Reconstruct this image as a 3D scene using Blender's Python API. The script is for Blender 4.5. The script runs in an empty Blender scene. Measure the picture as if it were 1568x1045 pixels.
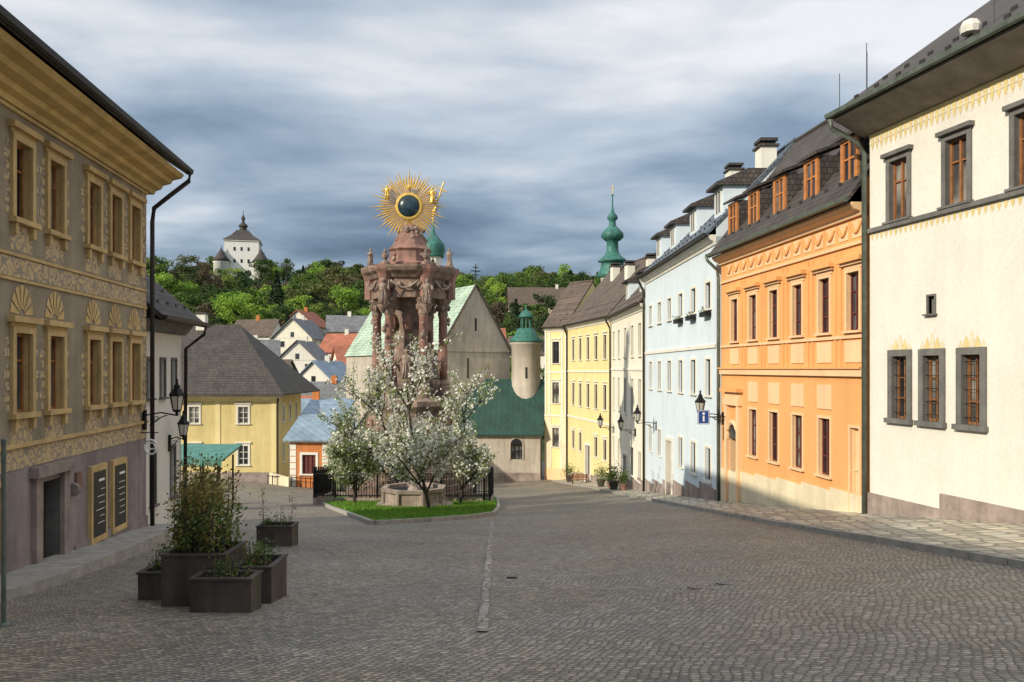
import bpy, math, random
from mathutils import Vector, noise
random.seed(11)
R=random.random
def U(a,b): return a+(b-a)*random.random()
col=bpy.context.scene.collection

# ------------------------------------------------------------------ materials
def new(name):
    m=bpy.data.materials.new(name); m.use_nodes=True
    nt=m.node_tree; p=nt.nodes['Principled BSDF']; return m,nt,p
def c4(c): return (c[0],c[1],c[2],1)
def mixc(nt,a,b,f,mode='MIX'):
    n=nt.nodes.new('ShaderNodeMix'); n.data_type='RGBA'; n.blend_type=mode; n.clamp_factor=True
    for i,v in ((0,f),(6,a),(7,b)):
        if hasattr(v,'is_output') or isinstance(v,bpy.types.NodeSocket): nt.links.new(v,n.inputs[i])
        elif i==0: n.inputs[0].default_value=v
        else: n.inputs[i].default_value=c4(v)
    return n.outputs[2]
def coords(nt,scale=(1,1,1)):
    t=nt.nodes.new('ShaderNodeTexCoord'); m=nt.nodes.new('ShaderNodeMapping'); m.inputs['Scale'].default_value=scale
    nt.links.new(t.outputs['Object'],m.inputs[0]); return m.outputs[0]
def nz(nt,vec,scale,detail=5,rough=.6):
    n=nt.nodes.new('ShaderNodeTexNoise'); n.inputs['Scale'].default_value=scale; n.inputs['Detail'].default_value=detail; n.inputs['Roughness'].default_value=rough
    nt.links.new(vec,n.inputs['Vector']); return n.outputs['Fac']
def ramp(nt,fac,stops):
    r=nt.nodes.new('ShaderNodeValToRGB'); e=r.color_ramp.elements
    while len(e)<len(stops): e.new(.5)
    for i,(p,c) in enumerate(stops):
        e[i].position=p; e[i].color=c4(c) if isinstance(c,(tuple,list)) else (c,c,c,1)
    nt.links.new(fac,r.inputs[0]); return r.outputs[0]
def bump(nt,p,h,strength,dist=.02):
    b=nt.nodes.new('ShaderNodeBump'); b.inputs['Strength'].default_value=strength; b.inputs['Distance'].default_value=dist
    nt.links.new(h,b.inputs['Height']); nt.links.new(b.outputs[0],p.inputs['Normal'])
def surf(name,c,var=.25,scale=.8,rough=.9,bs=14,bst=.25,streak=.25,metal=0,c2=None,spec=.3):
    m,nt,p=new(name); v=coords(nt)
    d=c2 if c2 else tuple(x*(1-var*1.6) for x in c)
    f=ramp(nt,nz(nt,v,scale,7,.65),[(.32,0.),(.68,1.)])
    base=mixc(nt,d,c,f)
    if streak>0:
        sv=coords(nt,(1.5,1.5,.22)); sf=ramp(nt,nz(nt,sv,1.3,5,.6),[(.33,1-streak),(.62,1.)])
        base=mixc(nt,base,sf,1.,'MULTIPLY')
    ff=ramp(nt,nz(nt,v,bs,4,.7),[(.3,.88),(.7,1.04)])
    base=mixc(nt,base,ff,1.,'MULTIPLY')
    nt.links.new(base,p.inputs['Base Color']); p.inputs['Roughness'].default_value=rough; p.inputs['Metallic'].default_value=metal
    p.inputs['Specular IOR Level'].default_value=spec
    if bst>0: bump(nt,p,nz(nt,v,bs,5,.7),bst,.03)
    return m
def tiles(name,c,c2,w=.22,h=.2,metal=0,rough=.8,moss=None):
    m,nt,p=new(name)
    t=nt.nodes.new('ShaderNodeTexCoord'); s=nt.nodes.new('ShaderNodeSeparateXYZ'); nt.links.new(t.outputs['Object'],s.inputs[0])
    a=nt.nodes.new('ShaderNodeMath'); a.operation='ADD'; nt.links.new(s.outputs[0],a.inputs[0]); nt.links.new(s.outputs[1],a.inputs[1])
    cb=nt.nodes.new('ShaderNodeCombineXYZ'); nt.links.new(a.outputs[0],cb.inputs[0]); nt.links.new(s.outputs[2],cb.inputs[1])
    b=nt.nodes.new('ShaderNodeTexBrick'); nt.links.new(cb.outputs[0],b.inputs['Vector'])
    b.inputs['Scale'].default_value=1; b.inputs['Brick Width'].default_value=w; b.inputs['Row Height'].default_value=h; b.inputs['Mortar Size'].default_value=.018
    b.inputs['Color1'].default_value=c4(c); b.inputs['Color2'].default_value=c4(c2); b.inputs['Mortar'].default_value=c4(tuple(x*.35 for x in c))
    v=coords(nt); f=ramp(nt,nz(nt,v,.7,6,.7),[(.3,.6),(.7,1.25)])
    base=mixc(nt,b.outputs['Color'],f,1.,'MULTIPLY')
    if moss: base=mixc(nt,base,moss,ramp(nt,nz(nt,v,1.3,6,.7),[(.55,0.),(.75,.6)]))
    nt.links.new(base,p.inputs['Base Color']); p.inputs['Roughness'].default_value=rough; p.inputs['Metallic'].default_value=metal
    bump(nt,p,b.outputs['Fac'],-.6,.03); return m
def glassm(name,c,c2,rough=.08):
    m,nt,p=new(name); v=coords(nt); f=ramp(nt,nz(nt,v,.9,2,.5),[(.4,0.),(.62,1.)])
    nt.links.new(mixc(nt,c,c2,f),p.inputs['Base Color']); p.inputs['Roughness'].default_value=rough; p.inputs['Specular IOR Level'].default_value=.5
    bump(nt,p,nz(nt,v,1.1,2,.5),.12,.05)
    return m
def leafm(name,stops,trans=.25,obj=False):
    m,nt,p=new(name)
    if obj:
        o=nt.nodes.new('ShaderNodeObjectInfo'); c=ramp(nt,o.outputs['Random'],stops)
        v=coords(nt); f=ramp(nt,nz(nt,v,.45,3,.6),[(.3,.55),(.7,1.35)])
        c=mixc(nt,c,f,1.,'MULTIPLY')
    else:
        v=coords(nt); c=ramp(nt,nz(nt,v,2.2,3,.7),stops)
    nt.links.new(c,p.inputs['Base Color']); p.inputs['Roughness'].default_value=.65; p.inputs['Specular IOR Level'].default_value=.2
    t=nt.nodes.new('ShaderNodeBsdfTranslucent'); nt.links.new(c,t.inputs[0]); mx=nt.nodes.new('ShaderNodeMixShader'); mx.inputs[0].default_value=trans
    out=nt.nodes['Material Output']; nt.links.new(p.outputs[0],mx.inputs[1]); nt.links.new(t.outputs[0],mx.inputs[2]); nt.links.new(mx.outputs[0],out.inputs[0])
    return m
def cobble(name,c1,c2,gap,cell=8.0,sx=1.,sy=1.,rot=0,patch=(.5,1.2)):
    m,nt,p=new(name)
    t=nt.nodes.new('ShaderNodeTexCoord'); mp=nt.nodes.new('ShaderNodeMapping'); mp.inputs['Scale'].default_value=(sx,sy,0); mp.inputs['Rotation'].default_value=(0,0,rot)
    nt.links.new(t.outputs['Object'],mp.inputs[0])
    n=nt.nodes.new('ShaderNodeTexNoise'); n.inputs['Scale'].default_value=.5; nt.links.new(mp.outputs[0],n.inputs['Vector'])
    va=nt.nodes.new('ShaderNodeVectorMath'); va.operation='MULTIPLY_ADD'; va.inputs[1].default_value=(.5,.5,0); nt.links.new(n.outputs['Color'],va.inputs[0]); nt.links.new(mp.outputs[0],va.inputs[2])
    def vor(feat):
        q=nt.nodes.new('ShaderNodeTexVoronoi'); q.feature=feat; q.voronoi_dimensions='2D'; q.inputs['Scale'].default_value=cell; q.inputs['Randomness'].default_value=.42
        nt.links.new(va.outputs[0],q.inputs['Vector']); return q
    e=vor('DISTANCE_TO_EDGE'); f=vor('F1')
    sep=nt.nodes.new('ShaderNodeSeparateColor'); nt.links.new(f.outputs['Color'],sep.inputs[0])
    base=mixc(nt,c1,c2,sep.outputs[0])
    br=ramp(nt,sep.outputs[1],[(0.,.62),(1.,1.3)]); base=mixc(nt,base,br,1.,'MULTIPLY')
    edge=ramp(nt,e.outputs['Distance'],[(.03,0.),(.15,1.)])
    base=mixc(nt,gap,base,edge)
    v=coords(nt)
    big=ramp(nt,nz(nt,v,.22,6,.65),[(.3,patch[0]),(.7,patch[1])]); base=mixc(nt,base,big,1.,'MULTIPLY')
    warm=ramp(nt,nz(nt,v,.5,4,.6),[(.4,(1,1,1)),(.7,(1.08,.98,.86))]); base=mixc(nt,base,warm,1.,'MULTIPLY')
    fine=ramp(nt,nz(nt,v,30,3,.7),[(.3,.85),(.7,1.1)]); base=mixc(nt,base,fine,1.,'MULTIPLY')
    nt.links.new(base,p.inputs['Base Color']); p.inputs['Roughness'].default_value=.62
    bump(nt,p,ramp(nt,e.outputs['Distance'],[(.0,0.),(.3,1.)]),.9,.03); return m
def pattern(name,c1,c2,scale):
    m,nt,p=new(name); v=coords(nt)
    w=nt.nodes.new('ShaderNodeTexVoronoi'); w.inputs['Scale'].default_value=scale; nt.links.new(v,w.inputs['Vector'])
    sn=nt.nodes.new('ShaderNodeMath'); sn.operation='MULTIPLY_ADD'; sn.inputs[1].default_value=15.; nt.links.new(w.outputs['Distance'],sn.inputs[0]); nt.links.new(nz(nt,v,9,3,.6),sn.inputs[2])
    s2=nt.nodes.new('ShaderNodeMath'); s2.operation='SINE'; nt.links.new(sn.outputs[0],s2.inputs[0])
    f=ramp(nt,s2.outputs[0],[(.0,0.),(.35,1.)])
    b=mixc(nt,c1,c2,f); ff=ramp(nt,nz(nt,v,5,5,.7),[(.3,.75),(.7,1.1)]); b=mixc(nt,b,ff,1.,'MULTIPLY')
    nt.links.new(b,p.inputs['Base Color']); p.inputs['Roughness'].default_value=.9; return m

M={}
M['ochre_wall']=surf('ochre_grey_plaster',(.34,.29,.20),.3,1.2,c2=(.24,.20,.15),streak=.22)
M['ochre']=surf('ochre_trim',(.64,.46,.21),.2,1.5,streak=.2)
M['ochre_d']=surf('ochre_cornice',(.68,.49,.20),.2,1.5,streak=.15)
M['mauve']=surf('mauve_plaster',(.33,.28,.275),.25,.9,c2=(.23,.19,.185),streak=.35)
M['sgraf']=pattern('sgraffito_ornament',(.52,.39,.21),(.29,.245,.185),4.2)
M['orange']=surf('orange_plaster',(.80,.40,.15),.07,.5,streak=.08)
M['peach']=surf('peach_trim',(.84,.56,.32),.08,.7,streak=.08)
M['cream']=surf('cream_plaster',(.78,.68,.48),.12,.6,streak=.15)
M['white']=surf('white_plaster',(.74,.71,.64),.07,.4,streak=.07,bst=.2)
M['yel_orn']=surf('yellow_ornament',(.72,.58,.27),.12,2,streak=.05)
M['blue']=surf('pale_blue_plaster',(.64,.73,.79),.05,.4,streak=.07,bst=.15)
M['pcream']=surf('pale_cream_plaster',(.80,.76,.63),.06,.4,streak=.1)
M['yellow']=surf('yellow_plaster',(.78,.66,.32),.08,.5,streak=.1)
M['yellow2']=surf('muted_yellow_plaster',(.70,.57,.26),.12,.5,streak=.15)
M['ltrim']=surf('pale_trim',(.78,.75,.66),.08,1,streak=.1)
M['grey_st']=surf('grey_stone_frame',(.19,.185,.175),.25,2,streak=.2)
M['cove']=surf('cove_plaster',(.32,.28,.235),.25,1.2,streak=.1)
M['plinth']=surf('pink_stone_plinth',(.42,.34,.30),.3,1.4,bs=8,streak=.3)
M['stone']=surf('church_stone_plaster',(.55,.49,.41),.18,.4,streak=.25)
M['roofdk']=tiles('dark_roof_tiles',(.05,.042,.038),(.085,.07,.06))
M['roofsl']=tiles('blue_slate_roof',(.085,.11,.14),(.12,.15,.185),.3,.25,rough=.6)
M['roofbr']=tiles('brown_roof_tiles',(.10,.07,.055),(.15,.11,.085),moss=(.09,.09,.05))
M['roofgr']=tiles('grey_roof_tiles',(.16,.17,.18),(.22,.22,.23))
M['roofbl']=tiles('bluegrey_sheet_roof',(.19,.26,.33),(.22,.29,.36),.6,3.0,rough=.45)
M['roofred']=tiles('red_roof_tiles',(.38,.12,.07),(.44,.16,.09))
M['roofgn']=tiles('pale_green_church_roof',(.34,.46,.36),(.40,.50,.40),.4,.35)
M['roofdg']=tiles('dark_green_roof',(.009,.048,.036),(.011,.058,.043),.5,4.0,rough=.6)
M['copper']=surf('green_copper',(.06,.23,.18),.35,2,rough=.55,bst=.1,streak=.3,c2=(.03,.10,.09))
M['pipe']=surf('copper_pipe_patina',(.16,.19,.16),.3,3,rough=.5,bst=0,metal=.3,streak=0)
M['pipe_d']=surf('dark_gutter',(.045,.04,.036),.3,3,rough=.5,bst=0,metal=.2,streak=0)
M['wood']=surf('brown_window_wood',(.36,.16,.065),.3,5,rough=.55,bst=.1,streak=0)
M['wood_o']=surf('orange_dormer_wood',(.55,.22,.07),.2,5,rough=.55,bst=.1,streak=0)
M['wood_d']=surf('dark_door_wood',(.09,.055,.04),.3,4,rough=.6,bst=.2,streak=.2)
M['maroon']=surf('maroon_frame',(.15,.04,.033),.25,4,rough=.5,bst=0,streak=0)
M['wframe']=surf('white_frame',(.66,.64,.58),.1,4,rough=.5,bst=0,streak=0)
M['iron']=surf('black_iron',(.02,.02,.022),.3,5,rough=.5,bst=.1,metal=.4,streak=0)
M['marble']=surf('red_brown_marble',(.38,.20,.155),.3,1.8,rough=.6,c2=(.16,.095,.08),bst=.4,streak=.35)
M['marble2']=surf('weathered_sandstone',(.36,.255,.20),.35,2.2,rough=.8,c2=(.13,.095,.08),bst=.5,streak=.4)
M['statue']=surf('statue_stone',(.42,.33,.27),.4,4,rough=.8,c2=(.17,.12,.095),bst=.5,streak=.25)
M['gold']=surf('gilded_metal',(.86,.58,.14),.25,5,rough=.4,metal=.5,bst=.2,streak=0,spec=.5)
M['discblue']=surf('dark_blue_glass',(.015,.04,.06),.3,4,rough=.25,bst=0,streak=0,spec=.5)
M['fountain']=surf('fountain_stone',(.46,.37,.32),.3,2,bs=9,bst=.5,streak=.35)
M['planter']=surf('dark_planter_metal',(.095,.078,.066),.3,2,rough=.7,bst=.15,streak=.35)
M['soil']=surf('soil',(.05,.035,.025),.3,6,bst=.6,streak=0)
M['kerb']=surf('granite_kerb',(.38,.36,.32),.25,3,bs=25,bst=.4,streak=0)
M['slab']=cobble('stone_slab_pavement',(.38,.36,.30),(.46,.42,.34),(.18,.17,.14),2.6,1.,.7,.3,(.8,1.12))
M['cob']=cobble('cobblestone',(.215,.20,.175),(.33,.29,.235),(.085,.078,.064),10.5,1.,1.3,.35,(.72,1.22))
M['strip']=cobble('light_sett_strip',(.27,.25,.22),(.34,.31,.265),(.11,.10,.088),7.,1.,1.,.03,(.8,1.1))
M['grass']=surf('lawn_grass',(.10,.20,.03),.4,1.2,c2=(.06,.13,.02),bs=30,bst=.8,streak=0)
M['blade']=leafm('grass_blades',[(.35,(.07,.17,.02)),(.65,(.16,.29,.035))],.3)
M['terrain']=surf('hillside_grass',(.13,.17,.05),.4,.03,c2=(.09,.085,.045),bs=.4,bst=.6,streak=0)
M['bark']=surf('bark',(.085,.068,.055),.4,5,bs=20,bst=.8,streak=.3)
M['blossom']=leafm('white_blossom',[(.3,(.62,.61,.52)),(.7,(.80,.79,.74))],.3)
M['leafy']=leafm('young_cherry_leaves',[(.3,(.12,.17,.04)),(.7,(.30,.36,.13))],.35)
M['leafg']=leafm('green_leaves',[(.3,(.05,.10,.025)),(.7,(.16,.22,.05))],.3)
M['leafo']=leafm('ochre_shrub_leaves',[(.3,(.10,.10,.03)),(.7,(.28,.22,.07))],.3)
M['forest']=leafm('forest_foliage',[(0.,(.028,.055,.02)),(.2,(.05,.09,.025)),(.42,(.085,.15,.032)),(.64,(.13,.21,.04)),(.8,(.13,.10,.06)),(.9,(.10,.085,.05)),(1.,(.22,.31,.055))],.25,True)
M['bright']=leafm('bright_spring_foliage',[(0.,(.15,.28,.035)),(1.,(.27,.40,.06))],.3,True)
M['darkc']=leafm('conifer_foliage',[(0.,(.018,.036,.016)),(1.,(.03,.055,.025))],.1,True)
M['lampglass']=glassm('lantern_glass',(.45,.45,.40),(.6,.58,.5),.15)
M['signblue']=surf('sign_blue',(.02,.07,.30),.1,3,rough=.4,bst=0,streak=0)
M['signwhite']=surf('sign_white',(.8,.8,.8),.05,3,rough=.4,bst=0,streak=0)
M['lime']=surf('castle_limewash',(.8,.79,.76),.06,.3,streak=.12)
M['poster']=surf('black_notice_board',(.02,.02,.02),.2,3,rough=.3,bst=0,streak=0)
M['redwall']=surf('orange_red_plaster',(.66,.24,.08),.15,1,streak=.2)
M['awning']=surf('green_awning',(.10,.28,.22),.2,2,rough=.5,bst=0,streak=.3)
M['flower']=leafm('pink_flowers',[(.3,(.5,.08,.12)),(.7,(.65,.3,.3))],.2)
G=[glassm('window_glass_dark',(.012,.014,.018),(.03,.035,.04)),glassm('window_glass_mid',(.03,.035,.045),(.09,.10,.11)),glassm('window_glass_curtain',(.05,.05,.05),(.26,.25,.22),.2)]
def rg(): return random.choices(G,[3,4,4])[0]

# ------------------------------------------------------------------ builder
class B:
    def __init__(s,name,loc): s.name=name; s.loc=Vector(loc); s.p={}
    def add(s,part,mat,vs,fs):
        if isinstance(mat,str): mat=M[mat]
        k=(part,mat.name)
        if k not in s.p: s.p[k]=[[],[],mat]
        d=s.p[k]; o=len(d[0]); d[0].extend([tuple(v) for v in vs]); d[1].extend([tuple(i+o for i in f) for f in fs])
    def done(s,smooth=()):
        e=bpy.data.objects.new(s.name,None); e.empty_display_size=.3; e.location=s.loc; col.objects.link(e)
        L=s.loc
        for (part,mn),(v,f,mat) in s.p.items():
            me=bpy.data.meshes.new(part); me.from_pydata([(a[0]-L.x,a[1]-L.y,a[2]-L.z) for a in v],[],f); me.materials.append(mat); me.update()
            if part in smooth: 
                for q in me.polygons: q.use_smooth=True
            ob=bpy.data.objects.new(part,me); ob.parent=e; col.objects.link(ob)
        return e
    def hexa(s,part,mat,P): # 8 pts bottom4 top4
        s.add(part,mat,P,[(3,2,1,0),(4,5,6,7),(0,1,5,4),(1,2,6,5),(2,3,7,6),(3,0,4,7)])
    def box(s,part,mat,x0,x1,y0,y1,z0,z1):
        s.hexa(part,mat,[(x0,y0,z0),(x1,y0,z0),(x1,y1,z0),(x0,y1,z0),(x0,y0,z1),(x1,y0,z1),(x1,y1,z1),(x0,y1,z1)])
    def fb(s,part,mat,fr,u0,u1,v0,v1,n0,n1):
        s.hexa(part,mat,[fr(u0,v0,n1),fr(u1,v0,n1),fr(u1,v0,n0),fr(u0,v0,n0),fr(u0,v1,n1),fr(u1,v1,n1),fr(u1,v1,n0),fr(u0,v1,n0)])
    def ext(s,part,mat,fr,u0,u1,prof):
        k=len(prof); vs=[fr(u0,z,n) for n,z in prof]+[fr(u1,z,n) for n,z in prof]
        s.add(part,mat,vs,[tuple(range(k)),tuple(range(2*k-1,k-1,-1))]+[(i,i+k,(i+1)%k+k,(i+1)%k) for i in range(k)])
    def lathe(s,part,mat,c,prof,seg=16,ph=0,sy=1.,ax='Z'):
        vs=[];fs=[]
        for r,z in prof:
            for i in range(seg):
                a=2*math.pi*i/seg+ph; x=r*math.cos(a); y=r*math.sin(a)*sy
                vs.append((c[0]+x,c[1]+y,c[2]+z) if ax=='Z' else (c[0]+x,c[1]-z,c[2]+y))
        for j in range(len(prof)-1):
            for i in range(seg): fs.append((j*seg+i,j*seg+(i+1)%seg,(j+1)*seg+(i+1)%seg,(j+1)*seg+i))
        fs.append(tuple(range(seg-1,-1,-1))); fs.append(tuple((len(prof)-1)*seg+i for i in range(seg)))
        s.add(part,mat,vs,fs)
    def tube(s,part,mat,pts,r,seg=7,r1=None):
        pts=[Vector(p) for p in pts]; n=len(pts); vs=[];fs=[]
        for k,p in enumerate(pts):
            d=(pts[min(k+1,n-1)]-pts[max(k-1,0)]).normalized()
            a=d.orthogonal().normalized() if abs(d.z)>.95 else d.cross(Vector((0,0,1))).normalized()
            if abs(d.z)>.95: a=(Vector((1,0,0))-d*d.x).normalized()
            b=d.cross(a); rr=r if r1 is None else r+(r1-r)*k/(n-1)
            for i in range(seg):
                t=2*math.pi*i/seg; vs.append(p+a*math.cos(t)*rr+b*math.sin(t)*rr)
        for k in range(n-1):
            for i in range(seg): fs.append((k*seg+i,k*seg+(i+1)%seg,(k+1)*seg+(i+1)%seg,(k+1)*seg+i))
        fs.append(tuple(range(seg-1,-1,-1))); fs.append(tuple((n-1)*seg+i for i in range(seg)))
        s.add(part,mat,vs,fs)
class Fr:
    def __init__(s,p0,p1,sg=1):
        s.o=p0; dx=p1[0]-p0[0]; dy=p1[1]-p0[1]; s.L=math.hypot(dx,dy); s.dx=dx/s.L; s.dy=dy/s.L; s.nx=-s.dy*sg; s.ny=s.dx*sg
    def __call__(s,u,v,n=0): return (s.o[0]+s.dx*u+s.nx*n, s.o[1]+s.dy*u+s.ny*n, v)
def wall(b,fr,u0,u1,z0,z1,ops,mat,part='walls',n=0):
    us=sorted({u0,u1}|{o[0] for o in ops}|{o[1] for o in ops}); vs=sorted({z0,z1}|{o[2] for o in ops}|{o[3] for o in ops})
    for i in range(len(us)-1):
        for j in range(len(vs)-1):
            cu=(us[i]+us[i+1])/2; cv=(vs[j]+vs[j+1])/2
            if any(o[0]<cu<o[1] and o[2]<cv<o[3] for o in ops): continue
            b.add(part,mat,[fr(us[i],vs[j],n),fr(us[i+1],vs[j],n),fr(us[i+1],vs[j+1],n),fr(us[i],vs[j+1],n)],[(0,1,2,3)])
def win(b,fr,o,wmat,frame,depth=.2,nv=1,nh=(.66,),fw=.055,glass=None):
    u0,u1,v0,v1=o; d=-depth
    for q in ([(u0,v0),(u0,v1)],[(u1,v0),(u1,v1)],[(u0,v0),(u1,v0)],[(u0,v1),(u1,v1)]):
        (a,c),(e,f)=q; b.add('window_reveals',wmat,[fr(a,c,0),fr(e,f,0),fr(e,f,d),fr(a,c,d)],[(0,1,2,3)])
    g=glass or rg()
    b.add('window_glass',g,[fr(u0,v0,d+.005),fr(u1,v0,d+.005),fr(u1,v1,d+.005),fr(u0,v1,d+.005)],[(0,1,2,3)])
    p='window_frames'; a=d+.006; c=d+.06
    b.fb(p,frame,fr,u0+.002,u0+fw,v0+.002,v1-.002,a,c); b.fb(p,frame,fr,u1-fw,u1-.002,v0+.002,v1-.002,a,c)
    b.fb(p,frame,fr,u0+fw,u1-fw,v0+.002,v0+fw,a,c-.002); b.fb(p,frame,fr,u0+fw,u1-fw,v1-fw,v1-.002,a,c-.002)
    for i in range(nv):
        m=u0+(u1-u0)*(i+1)/(nv+1); b.fb(p,frame,fr,m-fw*.55,m+fw*.55,v0+fw,v1-fw,a,c+.012)
    for h in nh:
        m=v0+(v1-v0)*h; b.fb(p,frame,fr,u0+fw,u1-fw,m-fw*.4,m+fw*.4,a,c-.006)
def surround(b,fr,o,mat,w=.16,pr=.06,sill=.08,sillmat=None,part='window_surrounds'):
    u0,u1,v0,v1=o
    b.fb(part,mat,fr,u0-w,u0,v0,v1,-.02,pr); b.fb(part,mat,fr,u1,u1+w,v0,v1,-.02,pr)
    b.fb(part,mat,fr,u0-w,u1+w,v1,v1+w,-.02,pr+.003)
    b.fb(part,sillmat or mat,fr,u0-w-.05,u1+w+.05,v0-sill,v0,-.02,pr+.08)
def shell(b,fr,L,D,z0,z1,mat,u0=0):
    for q in ([(u0,0),(u0,-D)],[(L,0),(L,-D)],[(u0,-D),(L,-D)]):
        (a,c),(e,f)=q; b.add('walls',mat,[fr(a,z0,c),fr(e,z0,f),fr(e,z1,f),fr(a,z1,c)],[(0,1,2,3)])
def gable_roof(b,fr,u0,u1,ov,ze,rd,zr,D,mat,wmat,gut='pipe_d',wu0=None,wu1=None,ez=None):
    t=.16; sl=(zr-ze)/(rd+ov)
    bz=zr-sl*(D-rd+ov)
    b.ext('roof',mat,fr,u0,u1,[(ov,ze),(-rd,zr),(-D-ov,bz),(-D-ov,bz-t),(-rd,zr-t*1.3),(ov,ze-t)])
    b.ext('gutter',gut,fr,u0-.05,u1+.05,[(ov+.01,ze-.02),(ov+.15,ze-.0),(ov+.13,ze-.11),(ov+.05,ze-.14),(ov+.01,ze-.12)])
    w0=u0+.2 if wu0 is None else wu0; w1=u1-.2 if wu1 is None else wu1
    ez=ez if ez is not None else ze
    for u in (w0,w1):
        b.add('gable_walls',wmat,[fr(u,ez-.5,0),fr(u,ze+sl*ov-.17,0),fr(u,zr-.22,-rd),fr(u,ze+sl*ov-.17 if D==2*rd else bz,-D),fr(u,ez-.5,-D)],[(0,1,2,3,4)])
    b.tube('ridge_cap',mat,[fr(u0,zr+.0,-rd),fr(u1,zr+.0,-rd)],.12,6)
    k=int((u1-u0)/.9)
    for i in range(k):
        for row in (.5,1.1):
            u=u0+.4+i*.9+(.45 if row>1 else 0); n=ov-row; z=ze+sl*row
            b.fb('snow_guards','pipe_d',fr,u,u+.18,z,z+.1,n-.03,n)

# ------------------------------------------------------------------ terrain height
KN=[(-400,6),(-40,2.3),(-25,1.1),(0,-1.9),(60,-9.4),(75,-11.0),(85,-11.9),(92,-12.1),(110,-12.5),(130,-10.8),(170,-4),(220,8),(300,26),(345,30),(400,30),(600,12),(2500,-40)]
def H(x,y):
    for i in range(len(KN)-1):
        if y<=KN[i+1][0] or i==len(KN)-2:
            a,b=KN[i],KN[i+1]; z=a[1]+(b[1]-a[1])*(y-a[0])/(b[0]-a[0]); break
    f=max(0,min(1,(110-y)/20)); z+=.05*max(0,min(x,12))*f
    f=max(0,min(1,(22-y)/7)); z-=.1*max(0,min(-x-6,4))*f
    z+=.9*math.exp(-((x+22)/9)**2-((y-66)/10)**2)
    z+=6*math.exp(-((x+107)/35)**2-((y-325)/35)**2)
    if y>115: 
        z+=min(1,(y-115)/80)*(3.*noise.noise(Vector((x*.012,y*.012,3))) + .02*min(abs(x),300)*.5)
    return z
def interp(k,y):
    if y<=k[0][0]: return k[0][1]
    for i in range(len(k)-1):
        if y<=k[i+1][0]: 
            a,b=k[i],k[i+1]; return a[1]+(b[1]-a[1])*(y-a[0])/(b[0]-a[0])
    return k[-1][1]
def mesh_obj(name,vs,fs,mat,smooth=True):
    me=bpy.data.meshes.new(name); me.from_pydata([tuple(v) for v in vs],[],fs)
    me.materials.append(M[mat])
    for p in me.polygons: p.use_smooth=smooth
    me.update(); ob=bpy.data.objects.new(name,me); col.objects.link(ob); return ob
def grid(name,xs,ys,zf,mat):
    vs=[(x,y,zf(x,y)) for y in ys for x in xs]; n=len(xs)
    fs=[(j*n+i,j*n+i+1,(j+1)*n+i+1,(j+1)*n+i) for j in range(len(ys)-1) for i in range(n-1)]
    return mesh_obj(name,vs,fs,mat)
xs=sorted(set(list(range(-1600,-200,100))+list(range(-200,200,8))+list(range(200,1601,100))))
ys=sorted(set(list(range(-400,-40,60))+list(range(-40,120,8))+list(range(120,460,8))+list(range(460,2501,120))))
grid('hillside_terrain',xs,ys,lambda x,y:H(x,y)-(.6 if (-55<x<42 and -32<y<118) else 0),'terrain')
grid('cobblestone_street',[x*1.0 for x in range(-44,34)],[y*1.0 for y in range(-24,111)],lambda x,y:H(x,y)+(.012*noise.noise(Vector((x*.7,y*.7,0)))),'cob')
# pavements
WX=[(-12,17.6),(4,14.3),(23.5,10.3),(35.5,9.1),(53,8.7),(70,8.5),(85,5.8)]
KX=[(-12,9.0),(24,7.4),(57,7.0),(70,6.5),(85,4.2)]
vs=[];fs=[];kb=B('pavement_kerb',(7.4,24,H(7.4,24)))
yy=[-12+i*1.0 for i in range(98)]
for y in yy:
    k=interp(KX,y); w=interp(WX,y)+.3
    for t in (0,.33,.66,1): x=k+.18+(w-k-.18)*t; vs.append((x,y,H(x,y)+.115+.25*max(0,t-.2)*.3))
for j in range(len(yy)-1):
    for i in range(3): fs.append((j*4+i,j*4+i+1,(j+1)*4+i+1,(j+1)*4+i))
mesh_obj('stone_pavement',vs,fs,'slab')
for j in range(len(yy)-1):
    y0,y1=yy[j]+.012,yy[j+1]-.004; a=interp(KX,y0)+U(-.012,.012); c=interp(KX,y1)+U(-.012,.012); dz=.12+U(-.01,.012)
    kb.hexa('kerb_stones','kerb',[(a,y0,H(a,y0)-.2),(a+.19,y0,H(a,y0)-.2),(c+.19,y1,H(c,y1)-.2),(c,y1,H(c,y1)-.2),(a,y0,H(a,y0)+dz),(a+.19,y0,H(a,y0)+dz),(c+.19,y1,H(c,y1)+dz),(c,y1,H(c,y1)+dz)])
kb.done()
def strip(name,p0,p1,w,mat,dz=.02):
    n=24; vs=[]
    f=Fr(p0,p1)
    for i in range(n+1):
        u=f.L*i/n
        for s in (-w/2,w/2): q=f(u,0,s); vs.append((q[0],q[1],H(q[0],q[1])+dz))
    fs=[(2*i,2*i+1,2*i+3,2*i+2) for i in range(n)]
    return mesh_obj(name,vs,fs,mat)
strip('light_paving_strip',(-.35,9.6),(-.75,31),.13,'strip')
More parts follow.
